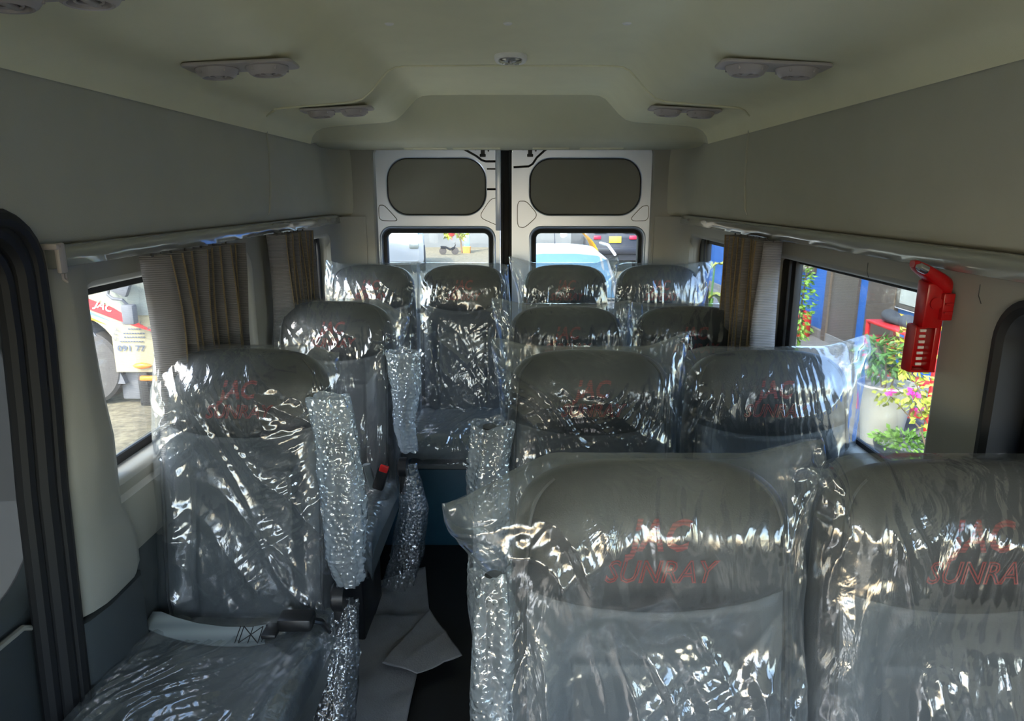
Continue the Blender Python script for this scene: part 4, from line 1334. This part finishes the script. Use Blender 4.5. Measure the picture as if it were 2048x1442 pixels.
def truck():
    t = empty('truck', (-4.2, 7.0, ZG))
    tag(t, 'cream truck with a red stripe outside the front left window', 'truck')
    X = lambda x: x + 4.2
    Z = lambda z: z - ZG
    # cab side outline with wheel arch (x,z); front of the truck to the right
    out = [(-6.2, 1.55), (-6.2, -0.05), (-4.98, -0.05)]
    for k in range(0, 13):
        a = R(168 - 11.5 * k)
        out.append((-4.52 + 0.46 * math.cos(a), -0.14 + 0.46 * math.sin(a)))
    out += [(-4.12, -0.285), (-3.30, -0.285), (-3.05, -0.20), (-2.98, 0.2), (-3.15, 0.55), (-3.45, 1.35), (-3.7, 1.55)]
    cab = MB().prism([(X(a), Z(b)) for a, b in out], 1.9, lambda a, b, d: (a, d, b), 0.0).build('cab', M['cream'], t, smooth=False)
    MB().prism([(X(a), Z(b)) for a, b in ((-4.16, 0.45), (-3.94, 0.31), (-3.42, 0.31), (-3.58, 0.98), (-4.14, 0.98))], 0.01, lambda a, b, d: (a, -0.012 + d, b), 0.003).build('side_window', M['pane'], t, smooth=False)
    MB().prism([(X(a), Z(b)) for a, b in ((-4.70, 0.62), (-4.70, 0.50), (-4.35, 0.385), (-3.92, 0.215), (-3.62, 0.115), (-3.80, 0.215), (-4.0, 0.36), (-4.33, 0.49))], 0.006, lambda a, b, d: (a, -0.008 + d, b)).build('side_stripe', M['stripe'], t, smooth=False)
    MB().prism([(X(a), Z(b)) for a, b in ((-4.60, 0.46), (-4.30, 0.345), (-4.10, 0.245), (-4.30, 0.315), (-4.60, 0.40))], 0.004, lambda a, b, d: (a, -0.006 + d, b)).build('side_streak', M['bluestreak'], t, smooth=False)
    MB().prism([(X(a), Z(b)) for a, b in ((-4.60, 0.385), (-4.30, 0.285), (-4.16, 0.215), (-4.60, 0.36))], 0.004, lambda a, b, d: (a, -0.006 + d, b)).build('side_streak', M['orange'], t, smooth=False)
    rot = Matrix.Rotation(R(-20), 4, 'Z')
    V, F = text_data('JAC', 0.115, shear=0.25, width=0.20, bold=0.003)
    P = []
    for v in V:
        q = rot @ Vector((v[0], v[1], 0))
        P.append((X(-4.16) + q.x, -0.013, Z(0.405) + q.y))
    MB().add(P, F).build('stripe_lettering', M['white'], t, smooth=False)
    V, F = text_data('091 77', 0.085, width=0.29, bold=0.002)
    MB().add([(X(-3.93) + v[0], -0.012, Z(-0.035) + v[1]) for v in V], F).build('phone_lettering', M['decal'], t, smooth=False)
    mb = MB()
    for i, ch in enumerate('CTY TMA I SUO'):
        if ch == ' ': continue
        a = R(175 - 13.5 * i)
        V, F = text_data(ch, 0.055)
        r2 = Matrix.Rotation(a - R(90), 4, 'Z')
        for_v = [r2 @ Vector((v[0], v[1], 0)) for v in V]
        mb.add([(X(-3.88) + 0.20 * math.cos(a) + q.x, -0.012, Z(0.05) + 0.20 * math.sin(a) + q.y) for q in for_v], F)
    mb.build('arched_lettering', M['decal'], t, smooth=False)
    mb = MB()
    for zz, x0, x1 in ((0.17, -3.93, -3.80), (0.125, -3.98, -3.78), (0.085, -3.98, -3.78), (0.04, -4.03, -3.78)):
        x = x0
        while x < x1:
            mb.box((X(x), -0.011, Z(zz)), (0.020, 0.003, 0.012)); x += 0.028
    mb.build('small_lettering', M['decal'], t, smooth=False)
    # marker lights
    MB().lathe([(0.0, -0.10), (0.022, -0.07), (0.035, 0.0), (0.022, 0.07), (0.0, 0.10)], (X(-3.84), -0.01, Z(-0.215)), 'x', 16).build('marker_light', M['orange'], t)
    MB().box((X(-3.72), -0.02, Z(-0.345)), (0.30, 0.05, 0.05), 0.015).build('step_light', M['orange'], t)
    # sill, wheel, chassis
    MB().prism([(X(a), Z(b)) for a, b in ((-4.95, -0.05), (-4.40, 0.26), (-4.14, -0.18), (-4.06, -0.42), (-4.3, -0.42), (-4.6, 0.0))], 1.6, lambda a, b, d: (a, 0.03 + d, b)).build('wheel_arch', M['underside'], t, smooth=False)
    MB().box((X(-3.6), 0.75, Z(-0.46)), (1.1, 1.3, 0.30), 0.02).build('chassis', M['underside'], t)
    MB().box((X(-3.86), 0.02, Z(-0.47)), (0.10, 0.05, 0.36), 0.01).build('mud_flap', M['rubber'], t)
    w = MB().lathe([(0.22, -0.02), (0.30, -0.01), (0.37, 0.0), (0.40, 0.03), (0.40, 0.24), (0.36, 0.27), (0.22, 0.27)], (X(-4.48), 0.02, Z(-0.25)), 'y', 40).build('wheel', M['tyre'], t)
    MB().lathe([(0.0, 0.06), (0.08, 0.05), (0.16, 0.04), (0.215, 0.0), (0.23, 0.0), (0.23, 0.05)], (X(-4.48), 0.01, Z(-0.25)), 'y', 32).build('hub', M['shelfred' if False else 'underside'], w)
    # mirror arm
    MB().tube([(X(-4.05), -0.05, Z(0.62)), (X(-4.03), -0.13, Z(0.54)), (X(-3.97), -0.16, Z(0.505)), (X(-3.88), -0.15, Z(0.49)), (X(-3.855), -0.12, Z(0.44))], 0.016, 8).build('mirror_arm', M['underside'], t)
    MB().box((X(-3.84), -0.12, Z(0.34)), (0.12, 0.10, 0.20), 0.02).build('mirror_base', M['underside'], t)
    MB().box((X(-3.90), -0.16, Z(0.66)), (0.26, 0.07, 0.20), 0.02, Matrix.Rotation(R(25), 3, 'Y')).build('mirror', M['underside'], t)
    return t


truck()


def leaves(mb, c, r, n, size, rnd, squash=1.0, aspect=0.5, droop=0.3):
    for _ in range(n):
        d = Vector((rnd.gauss(0, 1), rnd.gauss(0, 1), rnd.gauss(0, 1))).normalized() * (rnd.random() ** 0.4)
        p = Vector((c[0] + d.x * r[0], c[1] + d.y * r[1], c[2] + d.z * r[2]))
        t = (d + Vector((rnd.uniform(-0.7, 0.7), rnd.uniform(-0.7, 0.7), rnd.uniform(-0.6, 0.5) - droop))).normalized()
        sd = t.cross(Vector((rnd.uniform(-1, 1), rnd.uniform(-1, 1), rnd.uniform(0.2, 1)))).normalized()
        L_ = size * rnd.uniform(0.6, 1.25); W_ = L_ * aspect * 0.5
        nn = t.cross(sd)
        mb.add([p, p + t * L_ * 0.45 + sd * W_ + nn * L_ * 0.06, p + t * L_, p + t * L_ * 0.45 - sd * W_ + nn * L_ * 0.06, p + t * L_ * 0.5 - nn * L_ * 0.03], [(0, 1, 4), (1, 2, 4), (2, 3, 4), (3, 0, 4)])
    return mb


def building():
    t = empty('building', (4.6, 9.0, ZG))
    tag(t, 'blue painted building with brown doors outside the right windows', 'building')
    X0 = 0.0
    MB().box((1.0, 1.5, 1.9), (2.0, 17.0, 3.8), 0.0).build('facade', M['blue'], t, smooth=False)
    def panel(name, y0, y1, z0, z1, m, dep=0.03, parent=t):
        return MB().box((-dep / 2, (y0 + y1) / 2 - 9.0, (z0 + z1) / 2 - ZG), (dep + 0.02, y1 - y0, z1 - z0), 0.004).build(name, M[m], parent, smooth=False)
    d = panel('door', 9.33, 10.16, ZG, 1.5, 'browndoor')
    panel('door_post', 10.10, 10.24, ZG, 1.5, 'brown', 0.06, d)
    panel('shutter', 8.35, 9.02, ZG, 1.5, 'brown', 0.05)
    f = panel('window', 7.2, 8.32, 0.20, 1.2, 'browndoor', 0.05)
    panel('pane', 7.3, 8.22, 0.26, 1.1, 'pane', 0.06, f)
    panel('yellow_band', 7.0, 8.33, 0.085, 0.125, 'yellow', 0.04)
    panel('white_band', 7.0, 8.33, 0.19, 0.215, 'white', 0.05)
    f = panel('window', 10.75, 12.2, 0.32, 1.3, 'browndoor', 0.04)
    panel('pane', 10.80, 12.1, 0.36, 1.2, 'pane', 0.05, f)
    panel('skirting', 8.0, 17.0, ZG, ZG + 0.18, 'concrete', 0.05)
    return t


building()


def extinguisher():
    t = empty('fire_extinguisher', (4.36, 10.55, ZG))
    tag(t, 'red fire extinguisher standing by the blue wall', 'fire extinguisher')
    MB().lathe([(0.10, 0.0), (0.11, 0.02), (0.11, 0.36), (0.09, 0.42), (0.03, 0.45), (0.03, 0.48)], (0, 0, 0), 'z', 24).build('cylinder_body', M['shelfred'], t)
    MB().box((0, 0, 0.50), (0.05, 0.05, 0.05), 0.01).tube([(0.0, 0, 0.52), (-0.06, -0.08, 0.55)], 0.012, 6).build('valve', M['blackplastic'], t)
    MB().tube([(0, -0.03, 0.50), (-0.06, -0.12, 0.45), (-0.05, -0.13, 0.25), (-0.03, -0.12, 0.12)], 0.012, 6).build('hose', M['rubber'], t)
    MB().box((-0.108, -0.02, 0.32), (0.01, 0.06, 0.05)).build('tag', M['white'], t)
    t.scale = (1.25, 1.25, 1.0)


extinguisher()


def shelf():
    t = empty('shoe_rack', (3.6, 6.43, ZG))
    tag(t, 'red plastic rack with dark shoes behind the flower pots', 'rack')
    for y in (-0.36, 0.34):
        for x in (-0.14, 0.14):
            MB().tube([(x, y, 0), (x, y, 0.96)], 0.022, 8).build('post', M['shelfred'], t)
    for z in (0.20, 0.50, 0.80, 0.955):
        MB().box((0, -0.01, z), (0.32, 0.74, 0.025), 0.006).build('shelf_board', M['shelfred'], t)
    rnd = random.Random(3)
    k = 0
    places = [('topmost shelf', 0.97, -0.22), ('topmost shelf', 0.97, 0.10), ('middle shelf', 0.515, -0.18), ('middle shelf', 0.515, 0.12), ('lowest shelf', 0.215, -0.15), ('lowest shelf', 0.215, 0.15)]
    for nm, z, y in places:
        rg = []
        for a, w, h in ((-0.14, 0.02, 0.03), (-0.10, 0.06, 0.07), (0.0, 0.075, 0.075), (0.06, 0.08, 0.11), (0.12, 0.075, 0.12), (0.15, 0.04, 0.09)):
            rg.append([(w * math.copysign(abs(math.cos(q)) ** 0.7, math.cos(q)), a, max(0.0, h * (0.5 + 0.5 * math.sin(q)))) for q in np.linspace(0, 2 * math.pi, 14, endpoint=False)])
        o = MB().loft(rg).build('shoe', M['darkcloth'], loc=(3.6 + rnd.uniform(-0.03, 0.03), 6.43 + y, ZG + z))
        o.rotation_euler = (0, 0, rnd.uniform(-0.5, 0.5))
        tag(o, 'dark shoe on the %s of the red rack, %s side' % (nm, 'nearer' if y < 0 else 'farther'), 'shoe', 'shoes on the red rack')


shelf()


def potted(name, loc, prof, potmat, soil_r, soil_z, label, cat, build):
    t = empty(name, loc)
    tag(t, label, cat)
    p = MB().lathe(prof, (0, 0, 0), 'z', 32, cap=True).build('pot', M[potmat], t)
    MB().lathe([(0.0, soil_z), (soil_r, soil_z), (soil_r, soil_z - 0.01)], (0, 0, 0), 'z', 24).build('soil', M['rocks'], t)
    build(t)
    return t


def plant_white(t):
    rnd = random.Random(11)
    mb = leaves(MB(), (-0.10, 0, 0.80), (0.16, 0.16, 0.18), 260, 0.085, rnd, aspect=0.4)
    mb.build('foliage', M['leafgreen'], t, smooth=False)
    mb = leaves(MB(), (0.10, -0.05, 0.86), (0.12, 0.12, 0.22), 170, 0.07, rnd, aspect=0.5)
    mb.build('young_foliage', M['leafyellow'], t, smooth=False)
    for k in range(5):
        a = k * 1.3
        MB().tube([(0.03 * math.cos(a), 0.03 * math.sin(a), 0.52), (0.07 * math.cos(a), 0.07 * math.sin(a), 0.7), (0.13 * math.cos(a), 0.10 * math.sin(a), 0.92)], 0.008, 5).build('stem', M['stem'], t)


# coarse relief on the white pot comes from its profile rings
potted('potted_plant', (3.20, 5.82, ZG), [(0.13, 0.0), (0.15, 0.02), (0.165, 0.14), (0.18, 0.26), (0.195, 0.38), (0.215, 0.50), (0.235, 0.545), (0.245, 0.57), (0.24, 0.585), (0.215, 0.58), (0.205, 0.54)], 'pot', 0.21, 0.545, 'white ribbed pot with a green bush behind the right seats', 'potted plant', plant_white)


def plant_low(t):
    rnd = random.Random(5)
    mb = leaves(MB(), (0, 0, 0.23), (0.26, 0.22, 0.06), 420, 0.05, rnd, aspect=0.6, droop=0.0)
    leaves(mb, (0, -0.18, 0.12), (0.16, 0.06, 0.10), 60, 0.045, rnd, aspect=0.6)
    leaves(mb, (0.24, -0.02, 0.10), (0.07, 0.10, 0.12), 70, 0.045, rnd, aspect=0.6)
    mb.build('foliage', M['leafbright'], t, smooth=False)


potted('potted_plant', (3.15, 5.36, ZG + 0.0), [(0.13, 0.0), (0.16, 0.02), (0.20, 0.10), (0.225, 0.19), (0.225, 0.205), (0.20, 0.20), (0.195, 0.18)], 'blackpot', 0.20, 0.185, 'low black bowl of creeping bright green foliage on the ground', 'potted plant', plant_low)


def bougainvillea(t):
    rnd = random.Random(8)
    tips = []
    for k in range(16):
        a = rnd.uniform(0, 2 * math.pi); rr = rnd.uniform(0.10, 0.40); zz = rnd.uniform(0.55, 1.02)
        tip = (rr * math.cos(a) * 0.9 - 0.02, rr * math.sin(a), zz)
        MB().tube([(0.0, 0, 0.18), (tip[0] * 0.35, tip[1] * 0.35, zz * 0.55 + 0.1), tip], [0.008, 0.006, 0.003], 5).build('branch', M['stem'], t)
        tips.append(tip)
    mb = MB()
    for tp in tips:
        leaves(mb, tp, (0.11, 0.11, 0.09), 42, 0.052, rnd, aspect=0.65)
    mb.build('foliage', M['leafyellow'], t, smooth=False)
    for tp in tips[:7]:
        mb = leaves(MB(), (tp[0], tp[1] - 0.06, tp[2] + rnd.uniform(-0.05, 0.05)), (0.025, 0.025, 0.025), 14, 0.035, rnd, aspect=0.9)
        mb.build('blossom', M['pink'], t, smooth=False)


potted('flowering_shrub', (3.06, 4.78, ZG), [(0.11, 0.0), (0.13, 0.02), (0.17, 0.16), (0.175, 0.18), (0.16, 0.18), (0.155, 0.16)], 'pot', 0.16, 0.165, 'bougainvillea with yellow leaves and magenta blossoms below the hammer', 'plant', bougainvillea)


def tall_shrub(t):
    rnd = random.Random(2)
    for k in range(9):
        x, y = rnd.uniform(-0.2, 0.2), rnd.uniform(-0.25, 0.25)
        MB().tube([(x * 0.3, y * 0.3, 0), (x * 0.7, y * 0.7, 0.7), (x, y, 1.45)], 0.010, 5).build('stem', M['stem'], t)
    mb = leaves(MB(), (0, 0, 0.95), (0.24, 0.35, 0.75), 1000, 0.07, rnd, aspect=0.5)
    mb.build('foliage', M['leafbright'], t, smooth=False)
    for k in range(14):
        mb = leaves(MB(), (rnd.uniform(-0.22, 0.16), rnd.uniform(-0.34, 0.3), rnd.uniform(0.5, 1.55)), (0.02, 0.02, 0.02), 10, 0.04, rnd, aspect=0.9)
        mb.build('blossom', M['orangepetal'], t, smooth=False)


t = empty('flowering_shrub', (3.16, 8.0, ZG)); tag(t, 'tall green shrub dotted with orange blossoms by the extinguisher', 'plant'); tall_shrub(t)


def big_leaf(t, rnd, n, h, L_, m):
    for k in range(n):
        a = rnd.uniform(0, 2 * math.pi)
        d = Vector((math.cos(a), math.sin(a), 0)); sd = Vector((-math.sin(a), math.cos(a), 0))
        pts = []
        for f in np.linspace(0, 1, 9):
            c = Vector((0, 0, h * rnd.uniform(0.97, 1.0))) + d * (L_ * f * 0.8) + Vector((0, 0, L_ * (0.8 * f - 1.0 * f * f)))
            w = L_ * 0.13 * math.sin(math.pi * min(1, f * 0.95 + 0.03))
            pts.append([c + sd * w, c + Vector((0, 0, -0.01)), c - sd * w])
        MB().loft(pts, closed=False).build('leaf', M[m], t)
        if k % 2 == 0:
            MB().tube([(0, 0, 0), tuple(d * 0.05 + Vector((0, 0, h)))], 0.012, 5).build('stalk', M['leafgreen'], t)


t = empty('leafy_plant', (2.22, 8.0, ZG)); tag(t, 'yellow-green broad-leaved plant outside the rear right window', 'plant')
rr = random.Random(4)
big_leaf(t, rr, 12, 1.35, 0.42, 'leafyellow'); big_leaf(t, rr, 9, 1.0, 0.40, 'leafyellow'); big_leaf(t, rr, 7, 0.7, 0.38, 'leafbright')


# ---- behind the rear doors
def car_solid(name, loc, prof, width, bodymat, parent_label, cat, rz=0.0):
    """prof: side outline (y,z); extruded across x with bevel"""
    t = empty(name, loc, rz); tag(t, parent_label, cat)
    return t


def wheels(t, pts, r=0.34, m='tyre'):
    for x, y in pts:
        w = MB().lathe([(0.0, -0.10), (0.2, -0.10), (r, -0.09), (r, 0.09), (0.2, 0.10), (0.0, 0.10)], (x, y, r), 'x', 24).build('wheel', M[m], t)


def tapered(secs):
    """rounded car body by sections along y: (y, halfwidth, z0, z1)"""
    rg = []
    for y, w, z0, z1 in secs:
        rg.append([(a, y, b) for a, b in rrect(-w, z0, w, z1, min(w, (z1 - z0) / 2) * 0.35, 4)])
    return MB().loft(rg)


# champagne car facing the van
t = empty('car', (0.56, 7.45, ZG)); tag(t, 'pale car facing the van through the rear right door window', 'car')
tapered([(-0.3, 0.55, 0.35, 0.60), (-0.15, 0.78, 0.25, 0.80), (0.6, 0.86, 0.22, 0.92), (1.4, 0.88, 0.22, 0.98), (3.6, 0.88, 0.22, 1.0), (4.0, 0.8, 0.3, 0.92)]).build('body', M['carroof'], t)
cabin = MB().loft([[(a * w, y, 0.95 + 0.52 * hh * b) for a, b in ((-1, 0), (-0.97, 0.3), (-0.88, 0.8), (-0.72, 0.97), (-0.3, 1.03), (0.3, 1.03), (0.72, 0.97), (0.88, 0.8), (0.97, 0.3), (1, 0))] for y, w, hh in ((0.72, 0.74, 0.02), (1.15, 0.73, 0.62), (1.45, 0.70, 0.98), (2.2, 0.69, 1.02), (3.0, 0.69, 0.95), (3.6, 0.7, 0.05))], closed=False).build('cabin', M['carroof'], t)
MB().loft([[(a * w, y - 0.012, 0.95 + 0.52 * hh * b + 0.004) for a, b in ((-0.9, 0.4), (-0.82, 0.86), (-0.66, 0.975), (-0.3, 1.03), (0.3, 1.03), (0.66, 0.975), (0.82, 0.86), (0.9, 0.4))] for y, w, hh in ((0.74, 0.74, 0.05), (1.15, 0.73, 0.62), (1.38, 0.71, 0.90))], closed=False).build('windscreen', M['carglass'], cabin)
MB().tube([(0.0, 2.6, 1.47), (0.0, 2.75, 1.62)], 0.008, 5).build('antenna', M['blackplastic'], cabin)
for sx in (-1, 1):
    MB().tube([(sx * 0.70, 1.45, 1.42), (sx * 0.68, 2.0, 1.50), (sx * 0.68, 2.9, 1.47)], 0.02, 6).build('roof_bar', M['white'], cabin)
    MB().box((sx * 0.95, 1.0, 1.0), (0.18, 0.10, 0.12), 0.03).build('mirror', M['carroof'], t)
    MB().box((sx * 0.6, -0.1, 0.66), (0.28, 0.12, 0.12), 0.03).build('headlight', M['white'], t)
wheels(t, [(-0.78, 0.6), (0.78, 0.6), (-0.78, 3.2), (0.78, 3.2)])
# yellow machine behind it
t = empty('yellow_truck', (1.10, 17.2, ZG)); tag(t, 'rounded yellow vehicle behind the pale car', 'vehicle')
MB().loft([[(0.95 * math.cos(a), y, 0.55 + 0.85 * math.sin(a) if math.sin(a) > 0 else 0.55) for a in np.linspace(0, math.pi, 20)] for y in (0.0, 0.1, 2.2)], closed=False).build('canopy', M['plate'], t)
MB().box((0, 1.2, 0.50), (1.8, 2.0, 0.5), 0.05).build('body', M['yellow'], t)
MB().lathe([(0.0, -0.03), (0.06, -0.02), (0.09, 0.0)], (0.05, -0.02, 1.22), 'y', 16).build('lamp', M['white'], t)
wheels(t, [(-0.8, 0.6), (0.8, 0.6), (-0.8, 1.9), (0.8, 1.9)], 0.3)
# dark SUV seen from behind
t = empty('car', (2.78, 20.0, ZG)); tag(t, 'dark pickup seen from behind with red lights and a yellow plate', 'car')
tapered([(0.0, 0.86, 0.35, 1.0), (0.05, 0.9, 0.3, 1.12), (2.0, 0.92, 0.3, 1.12), (4.5, 0.9, 0.3, 1.0)]).build('body', M['darkcar'], t)
cb = tapered([(0.5, 0.78, 1.0, 1.70), (0.8, 0.78, 1.0, 1.78), (3.0, 0.76, 1.0, 1.76), (3.6, 0.7, 1.0, 1.1)]).build('cabin', M['darkcar'], t)
MB().box((0, 0.47, 1.45), (1.3, 0.04, 0.36), 0.02).build('rear_window', M['darkglass'], cb)
for sx in (-1, 1):
    MB().box((sx * 0.50, -0.02, 0.985), (0.20, 0.06, 0.10), 0.02).build('tail_light', M['taillight'], t)
    MB().box((sx * 0.42, -0.02, 1.17), (0.34, 0.04, 0.08), 0.01).build('tail_lettering', M['white'], t)
MB().box((0, -0.03, 0.93), (0.34, 0.04, 0.18), 0.01).build('number_plate', M['plate'], t)
MB().box((0, -0.03, 0.62), (1.7, 0.10, 0.2), 0.03).build('bumper', M['darkcar'], t)
wheels(t, [(-0.78, 0.9), (0.78, 0.9), (-0.78, 3.6), (0.78, 3.6)], 0.36)
# white SUV at the left
t = empty('car', (-3.45, 19.5, ZG), R(8)); tag(t, 'white car at the left of the rear left door window', 'car')
tapered([(0.0, 0.75, 0.35, 0.9), (0.1, 0.88, 0.25, 1.0), (2.0, 0.92, 0.25, 1.05), (4.3, 0.9, 0.3, 1.05)]).build('body', M['white'], t)
cb = tapered([(0.9, 0.74, 0.95, 1.05), (1.6, 0.76, 0.95, 1.68), (2.2, 0.76, 0.95, 1.75), (3.9, 0.74, 0.95, 1.70), (4.3, 0.7, 0.95, 1.1)]).build('cabin', M['white'], t)
MB().box((0.755, 2.8, 1.38), (0.03, 2.0, 0.36), 0.02).build('side_window', M['darkglass'], cb)
MB().box((0, 1.22, 1.36), (1.3, 0.03, 0.5), 0.02, Matrix.Rotation(R(-42), 3, 'X')).build('windscreen', M['carglass'], cb)
for sx in (-1, 1):
    MB().box((sx * 0.62, 0.02, 0.78), (0.26, 0.12, 0.14), 0.03).build('headlight', M['pane'], t)
wheels(t, [(-0.80, 0.9), (0.84, 0.9), (-0.80, 3.4), (0.84, 3.4)], 0.37)
# white van further left, seen through the rear left side window
t = empty('van', (-4.1, 15.0, ZG)); tag(t, 'white van body beyond the rear left side window', 'van')
b = MB().box((0, 1.5, 1.35), (1.1, 3.6, 2.0), 0.06).build('body', M['white'], t)
for k in range(5):
    MB().box((0.12, -0.31, 1.6 - 0.16 * k), (0.5, 0.02, 0.03), 0.005).build('grille_bar', M['pane'], b)
wheels(t, [(-0.45, 0.6), (0.45, 0.6), (-0.45, 2.6), (0.45, 2.6)], 0.35)
# grey wall at the far side of the yard
w = MB().box((0, 0, 1.6), (26, 0.3, 3.2)).build('yard_wall', M['grey_wall'], loc=(-1.0, 30.0, ZG), smooth=False)
struct(w)
# tree with red lantern, post and crate
t = empty('tree', (-2.40, 27.0, ZG)); tag(t, 'small yellow-green tree hung with a red lantern by the grey wall', 'tree')
rnd = random.Random(6)
leaves(MB(), (-0.22, 0, 0.74), (0.15, 0.15, 0.17), 70, 0.15, rnd).build('foliage', M['leafyellow'], t, smooth=False)
leaves(MB(), (0.32, 0, 0.72), (0.20, 0.15, 0.22), 90, 0.15, rnd).build('foliage', M['leafyellow'], t, smooth=False)
MB().tube([(0.30, 0, 0.0), (0.28, 0, 0.4), (0.12, 0, 0.95)], 0.03, 6).tube([(0.12, 0, 0.95), (-0.02, -0.02, 1.0)], 0.02, 6).build('trunk', M['stem'], t)
o = empty('lantern', (-2.44, 26.72, ZG + 0.62)); tag(o, 'round red lantern hanging in the small tree', 'lantern')
MB().lathe([(0.02, -0.15), (0.09, -0.12), (0.14, 0.0), (0.09, 0.12), (0.02, 0.15)], (0, 0, 0.15), 'z', 20).build('shade', M['shelfred'], o)
MB().tube([(0, 0, 0.01), (0, 0, -0.12)], 0.012, 5).build('tassel', M['shelfred'], o)
o = MB().box((0, 0, 1.2), (0.22, 0.22, 2.4), 0.01).build('post', M['bluepost'], loc=(-1.94, 27.6, ZG)); tag(o, 'pale blue post beside the small tree', 'post')
o = MB().prism(rrect(-0.17, -0.17, 0.17, 0.17, 0.03, 3), 0.24, lambda a, b, d: (a * (0.8 + 0.4 * d), b * (0.8 + 0.4 * d), d)).build('crate', M['terracotta'], loc=(-1.90, 26.9, ZG)); tag(o, 'orange planter box at the foot of the small tree', 'planter')
t = empty('motorbike', (-2.50, 26.1, ZG)); t.scale = (0.5, 0.5, 0.5); tag(t, 'dark motorbike parked left of the orange planter', 'motorbike')
for y in (-0.45, 0.45):
    MB().lathe([(0.0, -0.04), (0.2, -0.04), (0.27, -0.03), (0.27, 0.03), (0.2, 0.04), (0.0, 0.04)], (y, 0, 0.27), 'y', 20).build('wheel', M['tyre'], t)
MB().loft([[(x, a, z + b) for a, b in ((-0.08, -0.1), (0.08, -0.1), (0.1, 0.06), (-0.1, 0.06))] for x, z in ((-0.6, 0.58), (-0.2, 0.55), (0.1, 0.40), (0.4, 0.55), (0.5, 0.75))]).build('frame_body', M['darkcar'], t)
MB().tube([(0.45, -0.25, 0.85), (0.45, 0.25, 0.85)], 0.02, 6).build('handlebar', M['blackplastic'], t)
